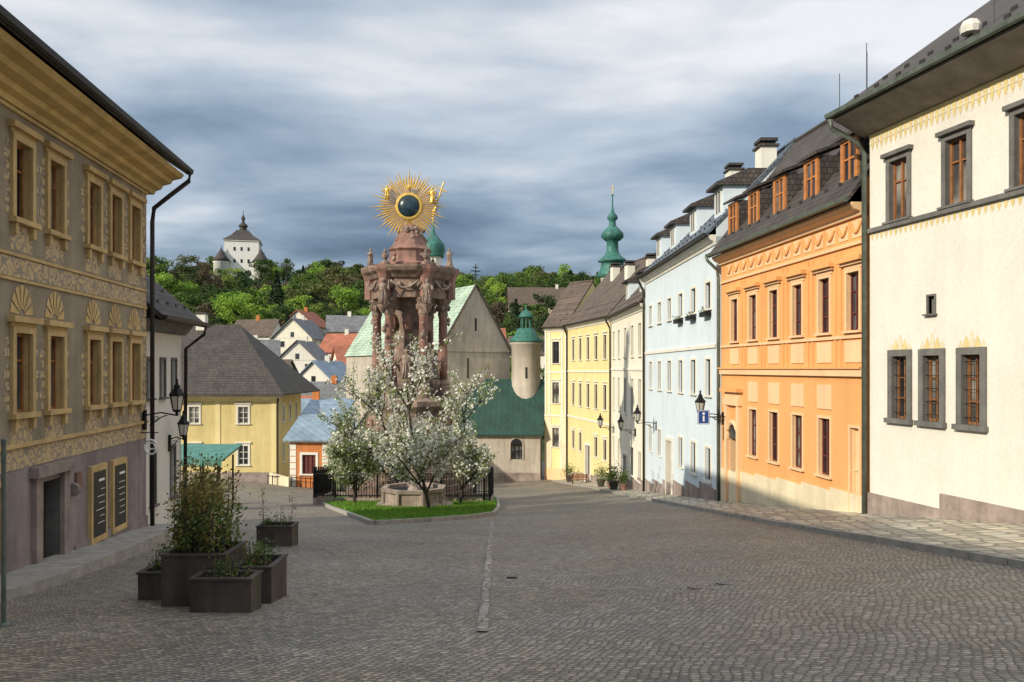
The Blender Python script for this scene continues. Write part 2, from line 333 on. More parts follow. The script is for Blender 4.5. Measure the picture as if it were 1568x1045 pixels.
for (x,y,m) in ((2.85,12.3,'plinth'),(3.35,12.6,'kerb'),(.0,14.5,'iron')):
    b=B('drain_cover',(x,y,H(x,y))); z=H(x,y); s=.13 if m!='iron' else .07
    P=[(x-s*1.4,y-s,H(x,y-s)+.004),(x+s*1.4,y-s,H(x,y-s)+.004),(x+s*1.4,y+s,H(x,y+s)+.004),(x-s*1.4,y+s,H(x,y+s)+.004)]
    b.hexa('frame',m,P+[(p[0],p[1],p[2]+.014) for p in P]); 
    for i in range(5): xx=x-s*1.1+i*s*.5; b.hexa('slot','iron',[(xx,y-s*.7,H(x,y-s*.7)+.017),(xx+.02,y-s*.7,H(x,y-s*.7)+.017),(xx+.02,y+s*.7,H(x,y+s*.7)+.017),(xx,y+s*.7,H(x,y+s*.7)+.017)]+[(xx,y-s*.7,H(x,y-s*.7)+.022),(xx+.02,y-s*.7,H(x,y-s*.7)+.022),(xx+.02,y+s*.7,H(x,y+s*.7)+.022),(xx,y+s*.7,H(x,y+s*.7)+.022)])
    b.done()

# ------------------------------------------------------------------ R1 white house
fr=Fr((10.3,23.5),(11.4,18.2),-1); b=B('white_townhouse',(12,20,-4)); L=22
up=[(.9+2.15*i,1.62+2.15*i,4.08,5.72) for i in range(9)]
lo=[(1.02,1.62,-1.35,.35),(2.25,2.85,-1.35,.35),(3.6,4.2,-1.35,.35)]+[(6.2+2.2*i,6.85+2.2*i,-1.35,.35) for i in range(6)]
nic=[(2.4,2.64,1.42,1.88)]
wall(b,fr,0,L,-6.5,7.3,up+lo+nic,'white'); shell(b,fr,L,10,-6.5,7.2,'white')
for o in up:
    win(b,fr,o,'grey_st','wood',.16,1,(.66,)); surround(b,fr,o,'grey_st',.14,.05,.06)
    b.fb('window_hoods','grey_st',fr,o[0]-.22,o[1]+.22,5.86+.003,5.97,-.02,.16)
for o in lo:
    win(b,fr,o,'grey_st','wood',.2,1,(.33,.66)); surround(b,fr,o,'grey_st',.17,.06,.13)
    c=(o[0]+o[1])/2
    for k in range(5):
        x=c-.36+.18*k; hh=[.1,.2,.34,.2,.1][k]
        b.add('crest_ornament','yel_orn' if k%2 else 'cream',[fr(x-.1,.53,.012),fr(x+.1,.53,.012),fr(x+.07,.53+hh*.7,.012),fr(x,.53+hh+.1,.012),fr(x-.07,.53+hh*.7,.012)],[(0,1,2,3,4)])
    for k in range(4): uu=o[0]+.075+.15*k; b.tube('window_grille','iron',[fr(uu,o[2],-.05),fr(uu,o[3],-.05)],.009,4)
    for k in range(5): vv=o[2]+.17+.34*k; b.tube('window_grille','iron',[fr(o[0],vv,-.05),fr(o[1],vv,-.05)],.009,4)
b.fb('niche','grey_st',fr,2.4,2.64,1.42,1.88,-.12,-.1); surround(b,fr,(2.4,2.64,1.42,1.88),'grey_st',.05,.03,.04)
b.fb('string_course','grey_st',fr,-.02,L,3.9,4.02,-.02,.1)
for i in range(int(L/.2)):
    u=.06+i*.2
    b.add('frieze_pendants','yel_orn',[fr(u,3.86,.008),fr(u+.13,3.86,.008),fr(u+.11,3.76,.008),fr(u+.065,3.66,.008),fr(u+.02,3.76,.008)],[(0,1,2,3,4)])
    b.add('frieze_teeth','yel_orn',[fr(u,6.62,.010),fr(u+.13,6.62,.010),fr(u+.13,6.42,.010),fr(u+.065,6.25,.010),fr(u,6.42,.010)],[(0,1,2,3,4)])
b.fb('frieze_band','yel_orn',fr,0,L,6.625,6.72,-.02,.03)
b.fb('frieze_line','cream',fr,0,L,6.46,6.5,-.02,.014)
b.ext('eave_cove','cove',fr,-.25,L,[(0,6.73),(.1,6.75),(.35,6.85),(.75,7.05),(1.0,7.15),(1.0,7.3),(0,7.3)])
gable_roof(b,fr,-.35,L,1.05,7.36,4.6,11.35,9.2,'roofdk','white','pipe',0.,L,7.3)
b.fb('plinth','plinth',fr,-.03,2.9,-6.5,-3.55,-.02,.07); b.fb('plinth','plinth',fr,2.903,L,-6.5,-3.15,-.02,.09)
b.tube('downpipe','pipe',[fr(-.3,7.2,1.1),fr(-.28,6.95,1.05),fr(-.1,6.55,.35),fr(-.06,6.2,.14),fr(-.06,-4.35,.14)],.075,8)
b.lathe('roof_hatch','wframe',fr(4.2,7.95,.3),[(.22,0),(.24,.15),(.18,.28),(.05,.34)],10)
b.tube('antenna','iron',[fr(4.8,7.9,.2),fr(4.8,9.3,.2)],.012,4); b.tube('antenna','iron',[fr(.3,7.9,.3),fr(.3,9.0,.3)],.012,4)
b.done(('downpipe',))

# ------------------------------------------------------------------ R2 orange house
fr=Fr((10.26,23.75),(9.1,35.5)); b=B('orange_townhouse',(11,30,-5)); L=fr.L
uc=[.62,2.42,4.35,6.3,8.25,10.2]
up=[(u-.36,u+.36,1.15,2.9) for u in uc]; lo=[(u-.38,u+.38,-3.4,-1.58) for u in uc[1:5]]
door=(9.75,10.75,-6.2,-2.9); side=(.25,.78,-4.3,-1.75)
wall(b,fr,0,L,-7.5,4.8,up+lo+[door,side],'orange'); shell(b,fr,L,7,-7.5,4.8,'orange')
for o in up:
    win(b,fr,o,'peach','maroon',.16,1,(.3,.68)); surround(b,fr,o,'peach',.1,.05,.07)
    b.fb('window_hoods','peach',fr,o[0]-.26,o[1]+.26,3.12,3.2,-.02,.12); b.fb('window_hoods','orange',fr,o[0]-.32,o[1]+.32,3.203,3.34,-.02,.22)
    b.fb('lintel_panel','peach',fr,o[0]-.16,o[1]+.16,3.01,3.117,-.02,.04)
    b.fb('parapet_panels','peach',fr,o[0]-.12,o[1]+.12,.2,.85,-.02,.035)
for i,u in enumerate(uc[:-1]):
    m=(u+uc[i+1])/2; 
    for s in (-.16,.16): b.fb('pilaster_strips','orange',fr,m+s-.05,m+s+.05,.075,3.6,-.02,.04)
for o in lo:
    win(b,fr,o,'peach','maroon',.16,1,(.33,.66)); surround(b,fr,o,'peach',.09,.04,.07)
    b.fb('lower_panels','peach',fr,o[0]-.1,o[1]+.1,-1.28,-.5,-.02,.035)
b.fb('string_course','peach',fr,-.0,L,-.22,.0,-.02,.12); b.fb('string_course','orange',fr,0,L,.003,.07,-.02,.18)
b.fb('sill_course','peach',fr,0,L,.92,1.02,-.02,.07)
b.fb('frieze_band','peach',fr,0,L,3.68,3.78,-.02,.08)
for i in range(15):
    u=.4+i*.8
    if u+.6>L: break
    b.fb('garland_panels','peach',fr,u-.28,u+.28,3.9,4.42,-.02,.02)
    pts=[fr(u-.26+.52*t/6,4.32-.28*math.sin(math.pi*t/6),.05) for t in range(7)]
    b.tube('garlands','orange',pts,.045,5)
b.ext('main_cornice','peach',fr,-.02,L,[(0,4.5),(.1,4.5),(.14,4.6),(.3,4.66),(.42,4.78),(.42,4.86),(0,4.86)])
for i in range(6):
    u0=i*2.0; u1=min(L,u0+2.0)
    b.fb('plinth','cream',fr,u0+.002,u1-.002,-8,-3.72-.11*i,-.02,.05+.002*i)
win(b,fr,side,'peach','peach',.12,0,(.5,),glass=M['peach']); surround(b,fr,side,'peach',.08,.054,.02)
win(b,fr,door,'peach','wood_d',.3,1,(.7,),glass=M['wood_d'])
for s in (-.78,.55): b.fb('portal','peach',fr,10.25+s,10.25+s+.23,-7,-1.5,-.02,.16)
b.fb('portal','peach',fr,9.4,11.1,-1.5,-1.2,-.02,.2); b.fb('portal','orange',fr,9.3,11.2,-.95,-.8,-.02,.3); b.fb('portal','peach',fr,9.42,11.08,-1.2,-.953,-.02,.12)
pts=[fr(10.25+.62*math.cos(math.pi*t/10),-2.95+.75*math.sin(math.pi*t/10),.06) for t in range(11)]; b.tube('portal_arch','peach',pts,.11,6)
vs=[fr(10.25,-2.9,.035)]+[fr(10.25+.55*math.cos(math.pi*t/10),-2.9+.7*math.sin(math.pi*t/10),.035) for t in range(11)]; b.add('fanlight',G[0],vs,[(0,i,i+1) for i in range(1,11)])
gable_roof(b,fr,-.02,L+.05,.55,4.98,3.4,10.0,6.8,'roofdk','orange','pipe',.0,L)
for i,u in enumerate([1.0,3.5,6.0,8.4,10.6]):
    w=.55; z0=5.55;z1=7.0
    b.fb('dormer_cheeks','roofdk',fr,u-w,u+w,z0,z1,-2.0,-.12)
    g=rg(); b.add('dormer_glass',g,[fr(u-.32,z0+.15,-.1),fr(u+.32,z0+.15,-.1),fr(u+.32,z1-.12,-.1),fr(u-.32,z1-.12,-.1)],[(0,1,2,3)])
    b.fb('dormer_frame','wood_o',fr,u-.5,u-.32,z0+.03,z1-.0,-.118,-.04); b.fb('dormer_frame','wood_o',fr,u+.32,u+.5,z0+.03,z1-.0,-.118,-.04)
    b.fb('dormer_frame','wood_o',fr,u-.32,u+.32,z0+.03,z0+.15,-.118,-.042); b.fb('dormer_frame','wood_o',fr,u-.32,u+.32,z1-.12,z1-.0,-.118,-.042); b.fb('dormer_frame','wood_o',fr,u-.035,u+.035,z0+.15,z1-.12,-.118,-.056)
    b.fb('dormer_frame','wood_o',fr,u-.32,u+.32,z0+.8,z0+.86,-.118,-.06)
    b.ext('dormer_roof','roofdk',fr,u-w-.12,u+w+.12,[(.12,z1+.003),(.12,z1+.1),(-3.0,z1+1.35),(-3.0,z1+1.2)])
b.tube('downpipe','pipe',[fr(L+.02,4.9,.68),fr(L+.02,4.7,.6),fr(L+.0,4.3,.18),fr(L+.0,3.9,.12),fr(L+.0,-6.0,.12)],.07,8)
b.tube('antenna','iron',[fr(6,10,-3.4),fr(6,12.0,-3.4)],.015,4); b.tube('antenna','iron',[fr(8,10,-3.4),fr(8,11.6,-3.4)],.015,4)
b.done(('downpipe','garlands'))

# ------------------------------------------------------------------ generic row house
def rowhouse(name,p0,p1,z0,ze,rows,ucs,wmat,tmat,rmat,rd,zr,ww=.45,frame='wood_d',corn='ltrim',dorm=(),dmat='blue',chim=(),doors=(),ov=.45,sg=1,plinth='plinth',pz=None,bands=(),D=None,gut='pipe_d',hood=False):
    fr=Fr(p0,p1,sg); L=fr.L; D=D or rd*2; b=B(name,fr(L/2,z0,-D/2)); ops=[]
    for (a,c) in rows:
        for u in ucs:
            if a<rows[-1][0]+.01 and any(abs(u-d[0])<1.0 for d in doors): continue
            ops.append((u-ww,u+ww,a,c))
    dops=[(d[0]-d[1],d[0]+d[1],d[2],d[3]) for d in doors]
    wall(b,fr,0,L,z0-3,ze,ops+dops,wmat); shell(b,fr,L,D,z0-3,ze-.1,wmat)
    for o in ops:
        win(b,fr,o,wmat,frame,.18,1,(.66,)); surround(b,fr,o,tmat,.12,.045,.08)
        if hood: b.fb('window_hoods',tmat,fr,o[0]-.2,o[1]+.2,o[3]+.22,o[3]+.32,-.02,.14)
    for o in dops:
        win(b,fr,o,tmat,'wood_d',.3,1,(.75,),glass=M['wood_d']); surround(b,fr,o,tmat,.18,.09,.02)
    b.ext('cornice',corn,fr,0,L,[(0,ze-.45),(.06,ze-.45),(.1,ze-.32),(.24,ze-.24),(.34,ze-.1),(.34,ze-.02),(0,ze-.02)])
    for z in bands: b.fb('string_course',tmat,fr,0,L,z,z+.16,-.02,.07)
    if pz:
        n=max(2,int(L/2.5)); 
        for i in range(n):
            u0=L*i/n; q=fr(u0+L/n/2,0,0); b.fb('plinth',plinth,fr,u0+.002,L*(i+1)/n-.002,z0-3,H(q[0],q[1])+pz,-.02,.05+.002*(i%2))
    gable_roof(b,fr,-.05,L+.05,ov,ze+.05,rd,zr,D,rmat,wmat,gut,0,L)
    sl=(zr-ze)/(rd+ov)
    for u in dorm:
        w=.75; nf=-.55; zb=ze+.05+sl*(ov-nf)-.1; zt=zb+1.35
        b.fb('dormer_walls',dmat,fr,u-w,u+w,zb,zt,nf-1.8,nf); 
        b.add('dormer_glass',G[0],[fr(u-.4,zb+.25,nf+.015),fr(u+.4,zb+.25,nf+.015),fr(u+.4,zt-.15,nf+.015),fr(u-.4,zt-.15,nf+.015)],[(0,1,2,3)])
        for s in (-.45,-.03,.38): b.fb('dormer_frame','wframe',fr,u+s,u+s+.07,zb+.2,zt-.1,nf+.001,nf+.05)
        b.ext('dormer_roof','roofdk',fr,u-w-.18,u+w+.18,[(nf+.35,zt+.0),(nf+.35,zt+.13),(nf-1.1,zt+.75),(nf-2.6,zt+.75),(nf-2.6,zt+.003)])
    for (u,n,h) in chim:
        z=zr-abs(-rd-n)*sl
        b.fb('chimney','ltrim',fr,u-.45,u+.45,z-.8,z+h,n-.35,n+.35); b.fb('chimney_cap','roofdk',fr,u-.55,u+.55,z+h+.003,z+h+.1,n-.45,n+.45)
        b.fb('chimney_cap','roofdk',fr,u-.5,u+.5,z+h+.25,z+h+.38,n-.4,n+.4)
        for s in (-.4,.3): b.fb('chimney_cap','iron',fr,u+s,u+s+.1,z+h+.1,z+h+.25,n-.3,n+.3)
    b.tube('downpipe','pipe_d',[fr(L,ze-.0,ov+.08),fr(L,ze-.25,ov),fr(L,ze-.8,.16),fr(L,ze-1.1,.12),fr(L,z0-1.5,.12)],.08,7)
    return b,fr
b,fr=rowhouse('pale_blue_townhouse',(9.0,36),(8.7,53.2),-8,5.95,[(2.75,3.95),(-1.2,.45),(-5.1,-3.6)],[1.3,4.1,6.9,9.7,12.5,15.3],'blue','ltrim','roofsl',3.5,10.1,.46,doors=[(9.7,.75,-8.4,-4.0)],dorm=(1.6,6.5,11.4,15.6),chim=((1.2,-2.6,.9),(9,-3.4,.9)),pz=.8,bands=(.95,))
for u in (1.3,4.1,6.9):
    b.fb('flower_box','iron',fr,u-.55,u+.55,2.4,2.62,.06,.3)
    for k in range(60):
        p=Vector(fr(u+U(-.55,.55),2.62+U(-.15,.2),U(.05,.35))); q=[p+Vector((U(-.07,.07),U(-.07,.07),U(-.07,.07))) for _ in range(3)]; b.add('flowers','leafg',q,[(0,1,2)])
b.done(('downpipe',))
b,fr=rowhouse('pale_cream_townhouse',(8.7,53.5),(8.5,69.8),-10,4.35,[(.9,3.1),(-3.3,-.7),(-7.6,-5.6)],[1.8,5.0,8.3,11.6,14.6],'pcream','ltrim','roofbr',3.5,8.9,.55,doors=[(8.3,.8,-10.2,-6.5)],chim=((3,-2.5,.9),(8,-2.8,.9),(13,-2.8,.9)),pz=.9,bands=(-.1,),dorm=(4.5,11))
b.done(('downpipe',))
b,fr=rowhouse('yellow_townhouse',(8.5,70.0),(5.8,84.9),-12,4.5,[(.9,3.0),(-3.6,-1.4),(-8.,-6.2)],[1.8,4.6,7.3,10.1,12.8],'yellow','ltrim','roofbr',4.5,10.2,.5,doors=[(7.3,.8,-11.6,-7.2)],chim=((4,-3,1),(10,-3.5,1)),pz=.9,bands=(-.3,-4.9),hood=True)
b.done(('downpipe',))
b,fr=rowhouse('cream_corner_house',(3.5,87.4),(5.78,85.0),-12,4.4,[(.6,2.9),(-3.6,-1.4),(-8.2,-6.2)],[1.65],'yellow','ltrim','roofbr',4,9.5,.5,sg=-1,pz=1.2,plinth='peach',bands=(-.4,-5.0),hood=True,D=9)
for u in (.18,.75,2.55,3.1): b.fb('pilasters','ltrim',fr,u-.12,u+.12,-4.8,3.9,-.02,.06)
b.fb('rusticated_ground_floor','cream',fr,0,1.05,-10.6,-5.1,-.02,.045); b.fb('rusticated_ground_floor','cream',fr,2.25,fr.L,-10.6,-5.1,-.02,.045)
b.done(('downpipe',))

# ------------------------------------------------------------------ L1 sgraffito house
fr=Fr((-10.4,23.2),(-9.55,15.2)); b=B('sgraffito_townhouse',(-14,12,-4)); L=34
uc=[.97,2.36,3.74,5.76,7.2,9.3,10.7,12.1,14.2,15.6,18,19.5,21.5,24,26,28,31]
up=[(u-.33,u+.33,2.92,4.42) for u in uc]; mi=[(u-.33,u+.33,-.86,.7) for u in uc]
door=(5.5,6.5,-5.2,-2.35); lw=[(8.0,9.1,-3.9,-2.2),(11.3,12.3,-3.8,-2.0)]
wall(b,fr,0,L,-1.5,5.05,up+mi,'ochre_wall'); wall(b,fr,0,L,-7,-1.5,[door]+lw,'mauve','lower_walls')
for z0,z1,m in ((-1.5,5.05,'ochre_wall'),(-7,-1.5,'mauve')): shell(b,fr,L,10,z0,z1,m)
for o in up+mi:
    win(b,fr,o,'ochre','wood',.17,1,(.66,)); surround(b,fr,o,'ochre',.13,.07,.1)
    b.fb('window_hoods','ochre',fr,o[0]-.16,o[1]+.16,o[3]+.135,o[3]+.2,-.02,.05); b.fb('window_hoods','ochre',fr,o[0]-.25,o[1]+.25,o[3]+.203,o[3]+.32,-.02,.16)
    for s in (-.18,.18): b.fb('sill_consoles','ochre',fr,(o[0]+o[1])/2+s*2-.06,(o[0]+o[1])/2+s*2+.06,o[2]-.32,o[2]-.103,-.02,.1)
    b.fb('sgraffito_panels','sgraf',fr,o[0]-.1,o[1]+.1,o[2]-.62,o[2]-.14,-.02,.006)
    for k in range(7):
        v=o[2]+.03+k*.215
        b.fb('painted_quoins','sgraf',fr,o[0]-.36 if k%2 else o[0]-.28,o[0]-.135,v,v+.15,-.02,.008); b.fb('painted_quoins','sgraf',fr,o[1]+.135,o[1]+.36 if k%2 else o[1]+.28,v,v+.15,-.02,.008)
for o in mi:
    c=(o[0]+o[1])/2; z=1.06
    for k in range(7):
        a0=math.pi*(k+.12)/7; a1=math.pi*(k+.88)/7
        b.add('fan_crests','ochre',[fr(c+.12*math.cos(a0),z+.12*math.sin(a0),.012),fr(c+.46*math.cos(a0),z+.6*math.sin(a0),.012),fr(c+.46*math.cos(a1),z+.6*math.sin(a1),.012),fr(c+.12*math.cos(a1),z+.12*math.sin(a1),.012)],[(0,1,2,3)])
b.fb('sgraffito_band','sgraf',fr,0,L,1.78,2.16,-.02,.012)
b.fb('sgraffito_band','sgraf',fr,0,L,-1.95,-1.55,-.02,.012)
b.fb('string_course','ochre',fr,0,L,2.18,2.24,-.02,.04); b.fb('string_course','ochre',fr,0,L,1.7,1.76,-.02,.04); b.fb('string_course','ochre',fr,0,L,-1.53,-1.45,-.02,.07)
for k in range(18):
    v=-1.4+k*.36; b.fb('corner_quoins','sgraf',fr,.0,.38 if k%2 else .24,v,v+.3,-.02,.01)
b.fb('architrave','ochre',fr,0,L,4.95,5.02,-.02,.06)
b.ext('cornice','ochre_d',fr,-.4,L,[(0,5.04),(.1,5.04),(.14,5.14),(.3,5.2),(.34,5.3),(.56,5.36),(.62,5.46),(.85,5.52),(.92,5.6),(.92,5.64),(-.3,5.64),(-.3,5.04)])
gable_roof(b,fr,-.55,L,1.0,5.82,5,9.9,10,'roofdk','ochre_wall','pipe_d',0,L,5.6)
b.tube('downpipe','pipe_d',[fr(-.4,5.7,1.1),fr(-.35,5.45,1.08),fr(-.2,4.95,.55),fr(-.12,4.6,.18),fr(-.1,4.2,.14),fr(-.1,-4.9,.14)],.065,8)
win(b,fr,door,'grey_st','wood_d',.35,1,(.5,.8),glass=M['wood_d'],fw=.1)
b.fb('door_surround','plinth',fr,5.22,5.5,-5.2,-2.2,-.02,.1); b.fb('door_surround','plinth',fr,6.5,6.78,-5.2,-2.2,-.02,.1); b.fb('door_surround','plinth',fr,5.1,6.9,-2.2,-1.98,-.02,.2)
for o in lw: win(b,fr,o,'ochre','ochre',.15,1,(.5,)); surround(b,fr,o,'ochre',.1,.05,.06)
for (a,c) in ((1.75,2.72),(3.1,4.05)):
    b.fb('display_case','ochre',fr,a,c,-4.15,-2.3,-.02,.1); b.fb('display_board','poster',fr,a+.1,c-.1,-4.0,-2.45,.1,.105)
    b.fb('display_text','signwhite',fr,a+.2,c-.4,-2.7,-2.64,.106,.109)
    for k in range(6): b.fb('display_text','signwhite',fr,a+.2,a+.2+U(.15,.5),-2.9-k*.16,-2.885-k*.16,.106,.109)
b.fb('wall_plaque','marble',fr,4.45,4.75,-2.7,-2.35,-.02,.05)
b.lathe('wall_plaque_seal','plinth',fr(4.9,-2.7,.05),[(.001,0),(.16,.0),(.13,.05),(.02,.06)],12,ax='Y')
for i in range(14):
    q=fr(i*2.4+1.2,0,0)
    if not (5.3<i*2.4+1.2<6.9): b.fb('plinth','mauve',fr,i*2.4+.002,i*2.4+2.398,-8,H(q[0],q[1])+.5,-.02,.054)
b.done(('downpipe',))
pb=B('stone_step_pavement',(-9.3,18,-4.2))
for i in range(14):
    u0=i*1.25-.8;u1=u0+1.24
    a=fr(u0,0,1.05); c=fr(u1,0,1.05); d=fr(u1,0,-.1); e=fr(u0,0,-.1); k=.34-.02*i
    za=H(a[0],a[1])+k; zc=H(c[0],c[1])+k-.02
    pb.hexa('slabs','kerb',[(a[0],a[1],-7),(c[0],c[1],-7),(d[0],d[1],-7),(e[0],e[1],-7),(a[0],a[1],za),(c[0],c[1],zc),(d[0],d[1],zc+.03),(e[0],e[1],za+.03)])
pb.done()
# L2 white narrow house
f2=Fr((-11.35,28.0),(-10.98,23.9)); b=B('white_narrow_house',(-13,26,-5)); L=f2.L
ops=[(.6,1.0,-.9,.3),(1.7,2.1,-.9,.3),(2.9,3.3,-.9,.3),(.7,1.1,-4.2,-2.6),(2.6,3.0,-4.2,-2.6)]
wall(b,f2,0,L,-7.5,1.5,ops,'white'); shell(b,f2,L,5,-7.5,1.4,'white')
for o in ops: win(b,f2,o,'white','wood_d',.15); surround(b,f2,o,'grey_st',.08,.04,.06)
b.ext('cornice','grey_st',f2,-.1,L,[(0,1.15),(.12,1.15),(.3,1.35),(.4,1.5),(0,1.5)])
gable_roof(b,f2,-.3,L-.1,.7,1.6,2.5,4.4,5,'roofdk','white','pipe_d',0,L)
b.tube('downpipe','pipe_d',[f2(-.1,1.5,.8),f2(-.08,1.2,.75),f2(0,.7,.16),f2(0,-5.5,.13)],.06,7)
b.done(('downpipe',))
# L3 yellow house
b=B('yellow_hip_roof_house',(-24,70,-9)); f3=Fr((-31,66.2),(-19,66),-1); L=f3.L
ops=[(u-.42,u+.42,a,c) for u in (1.4,5.25,9.25) for a,c in ((-4.4,-3.05),(-7.75,-6.2))]
fs3=Fr((-19,66),(-19.9,77),-1); ops2=[(u-.4,u+.4,a,c) for u in (2.5,5.5,8.5) for a,c in ((-4.4,-3.05),(-7.75,-6.2))]
wall(b,f3,0,L,-12,-2.1,ops,'yellow2'); wall(b,fs3,0,fs3.L,-12,-2.1,ops2,'yellow2')
for o in ops:
    win(b,f3,o,'yellow2','wframe',.12,1,(.33,.66)); surround(b,f3,o,'ltrim',.14,.055,.08)
    b.fb('window_hoods','ltrim',f3,o[0]-.25,o[1]+.25,o[3]+.2,o[3]+.32,-.02,.12)
for o in ops2: win(b,fs3,o,'yellow2','wframe',.12); surround(b,fs3,o,'ltrim',.12,.05,.08)
for u in (3.2,7.2,11.75): b.fb('pilasters','yellow',f3,u-.2,u+.2,-12,-2.5,-.02,.05)
b.ext('cornice','yellow',f3,-.1,L+.3,[(0,-2.6),(.12,-2.6),(.2,-2.4),(.4,-2.2),(.4,-2.1),(0,-2.1)])
b.fb('plinth','plinth',f3,0,L,-12,-8.35,-.02,.09)
def hip(b,x0,x1,y0,y1,ze,zr,inset,mat):
    xa=x0+inset; xb=x1-inset; ym=(y0+y1)/2
    P=[(x0,y0,ze),(x1,y0,ze),(x1,y1,ze),(x0,y1,ze),(xa,ym,zr),(xb,ym,zr),(x0,y0,ze-.12),(x1,y0,ze-.12),(x1,y1,ze-.12),(x0,y1,ze-.12)]
    b.add('roof',mat,P,[(0,1,5,4),(1,2,5),(2,3,4,5),(3,0,4),(6,7,1,0),(7,8,2,1),(8,9,3,2),(9,6,0,3),(9,8,7,6)])
hip(b,-34.8,-18.3,65.3,77.8,-2.0,3.9,5.6,'roofdk')
b.box('roof_break','roofdk',-34.9,-18.2,65.2,65.35,-2.2,-2.0)
b.box('chimney','ltrim',-27.5,-26.7,71,71.7,2.5,4.8); b.box('chimney_cap','roofdk',-27.6,-26.6,70.9,71.8,4.8,4.95)
b.tube('downpipe','pipe_d',[(-18.8,65.7,-2.1),(-18.9,65.85,-2.7),(-18.9,65.88,-9.5)],.07,6)
b.done()
b=B('orange_gatehouse',(-15.8,66,-9)); f4=Fr((-17.4,64),(-14.3,63.6),-1); L=f4.L
wall(b,f4,0,L,-12,-5.45,[(1.0,2.1,-8.2,-6.7)],'redwall'); shell(b,f4,L,5,-12,-5.5,'ltrim'); win(b,f4,(1.0,2.1,-8.2,-6.7),'ltrim','maroon',.15,2,(.5,),glass=M['maroon'])
for k in range(8):
    for u in (0,L-.5): b.fb('quoins','ltrim',f4,u,u+.5,-9.8+k*.5,-9.36+k*.5,-.02,.04)
b.fb('band','ltrim',f4,0,L,-5.75,-5.45,-.02,.1); surround(b,f4,(1.0,2.1,-8.2,-6.7),'ltrim',.2,.05,.1)
b.ext('roof','roofbl',f4,-.4,L+.4,[(.5,-5.5),(-5.4,-2.6),(-5.4,-2.75),(.5,-5.62)]); b.done()
b=B('low_courtyard_wall',(-18,63.5,-9)); b.hexa('wall','cream',[(-19.2,64.6,-11),(-17.3,63.2,-11),(-17.3,63.5,-11),(-19.2,64.9,-11),(-19.2,64.6,-8.2),(-17.3,63.2,-8.4),(-17.3,63.5,-8.4),(-19.2,64.9,-8.2)])
for i in range(12): 
    t=i/11; b.tube('railing','iron',[(-19.2+4.5*t,64.2-1.6*t,-9.9),(-19.2+4.5*t,64.2-1.6*t,-8.3)],.03,4)
b.tube('railing','iron',[(-19.2,64.2,-8.4),(-14.7,62.6,-8.45)],.03,4); b.done()
b=B('market_kiosk',(-15.8,42,-7)); z=H(-16,42)
for x in (-17.3,-16.4,-15.5,-14.7):
    for y in (41,43): b.tube('posts','iron',[(x,y,z-.5),(x,y,-4.5)],.05,5)
b.hexa('awning','awning',[(-17.6,40.6,-4.6),(-14.4,40.6,-4.6),(-14.4,43.6,-4.1),(-17.6,43.6,-4.1),(-17.6,40.6,-4.5),(-14.4,40.6,-4.5),(-14.4,43.6,-4.0),(-17.6,43.6,-4.0)])
b.box('counter','wood_d',-17.3,-14.7,41.05,41.5,z-.5,z+1.0)
for i in range(14): b.box('valance','awning',-17.6+i*.228,-17.6+i*.228+.2,40.56,40.59,-4.8-.04*(i%2),-4.55)
b.done()

# ------------------------------------------------------------------ church
b=B('gothic_church',(-4,95,-12)); fg=Fr((-7.75,87.5),(-.25,92.5),-1); L=fg.L
zc=2.0; za=9.2
b.add('gable_wall','stone',[fg(0,-14),fg(L,-14),fg(L,zc),fg(L/2,za),fg(0,zc)],[(0,1,2,3,4)])
for u in (0,L): b.add('side_walls','stone',[fg(u,-14),fg(u,-14,-26),fg(u,zc,-26),fg(u,zc)],[(0,1,2,3)])
b.add('roof','roofgn',[fg(-.3,zc-.3,.15),fg(L/2,za+.1,.15),fg(L/2,za+.1,-26),fg(-.3,zc-.3,-26)],[(0,1,2,3)])
b.add('roof','roofgn',[fg(L+.3,zc-.3,.15),fg(L/2,za+.1,.15),fg(L/2,za+.1,-26),fg(L+.3,zc-.3,-26)],[(0,1,2,3)])
b.tube('gable_coping','roofdk',[fg(-.3,zc-.25,.1),fg(L/2,za+.15,.1),fg(L+.3,zc-.25,.1)],.13,6)
for (u,z0,z1) in ((L/2,4.2,5.6),(L/2-1,-1,1.2)): b.fb('slit_window',G[0],fg,u-.12,u+.12,z0,z1,.01,.03)
for z in (1.9,): b.fb('string_course','stone',fg,0,L,z,z+.15,-.02,.1)
b.tube('cross','iron',[fg(L/2,9.2,0),fg(L/2,11.6,0)],.06,5); b.tube('cross','iron',[fg(L/2-.6,10.8,0),fg(L/2+.6,10.8,0)],.06,5); b.tube('cross','iron',[fg(L/2-.35,11.2,0),fg(L/2+.35,11.2,0)],.05,5); b.tube('cross','iron',[fg(L/2-.35,10.4,0),fg(L/2+.35,10.4,0)],.04,5)
b.lathe('stair_turret','stone',(1.55,90.5,-13),[(1.75,0),(1.75,9.2),(1.62,9.4),(1.6,15.6),(1.8,15.75),(1.8,15.95)],20)
b.lathe('turret_cap','copper',(1.55,90.5,2.95),[(1.85,0),(1.75,.25),(1.2,.9),(.95,1.5),(.7,1.55)],20)
for k in range(8):
    a=k*math.pi/4; b.tube('turret_lantern','copper',[(1.55+.55*math.cos(a),90.5+.55*math.sin(a),4.5),(1.55+.55*math.cos(a),90.5+.55*math.sin(a),5.75)],.07,5)
b.lathe('turret_dome','copper',(1.55,90.5,5.7),[(.8,0),(.82,.1),(.65,.4),(.35,.72),(.1,.85),(.05,1.4),(0,1.45)],16)
b.fb('slit_window',G[0],Fr((1.3,88.88),(1.8,88.88),-1),.15,.35,-1,.2,-.02,.03)
fa=Fr((-5.2,87.0),(3.0,86.6),-1); L=fa.L
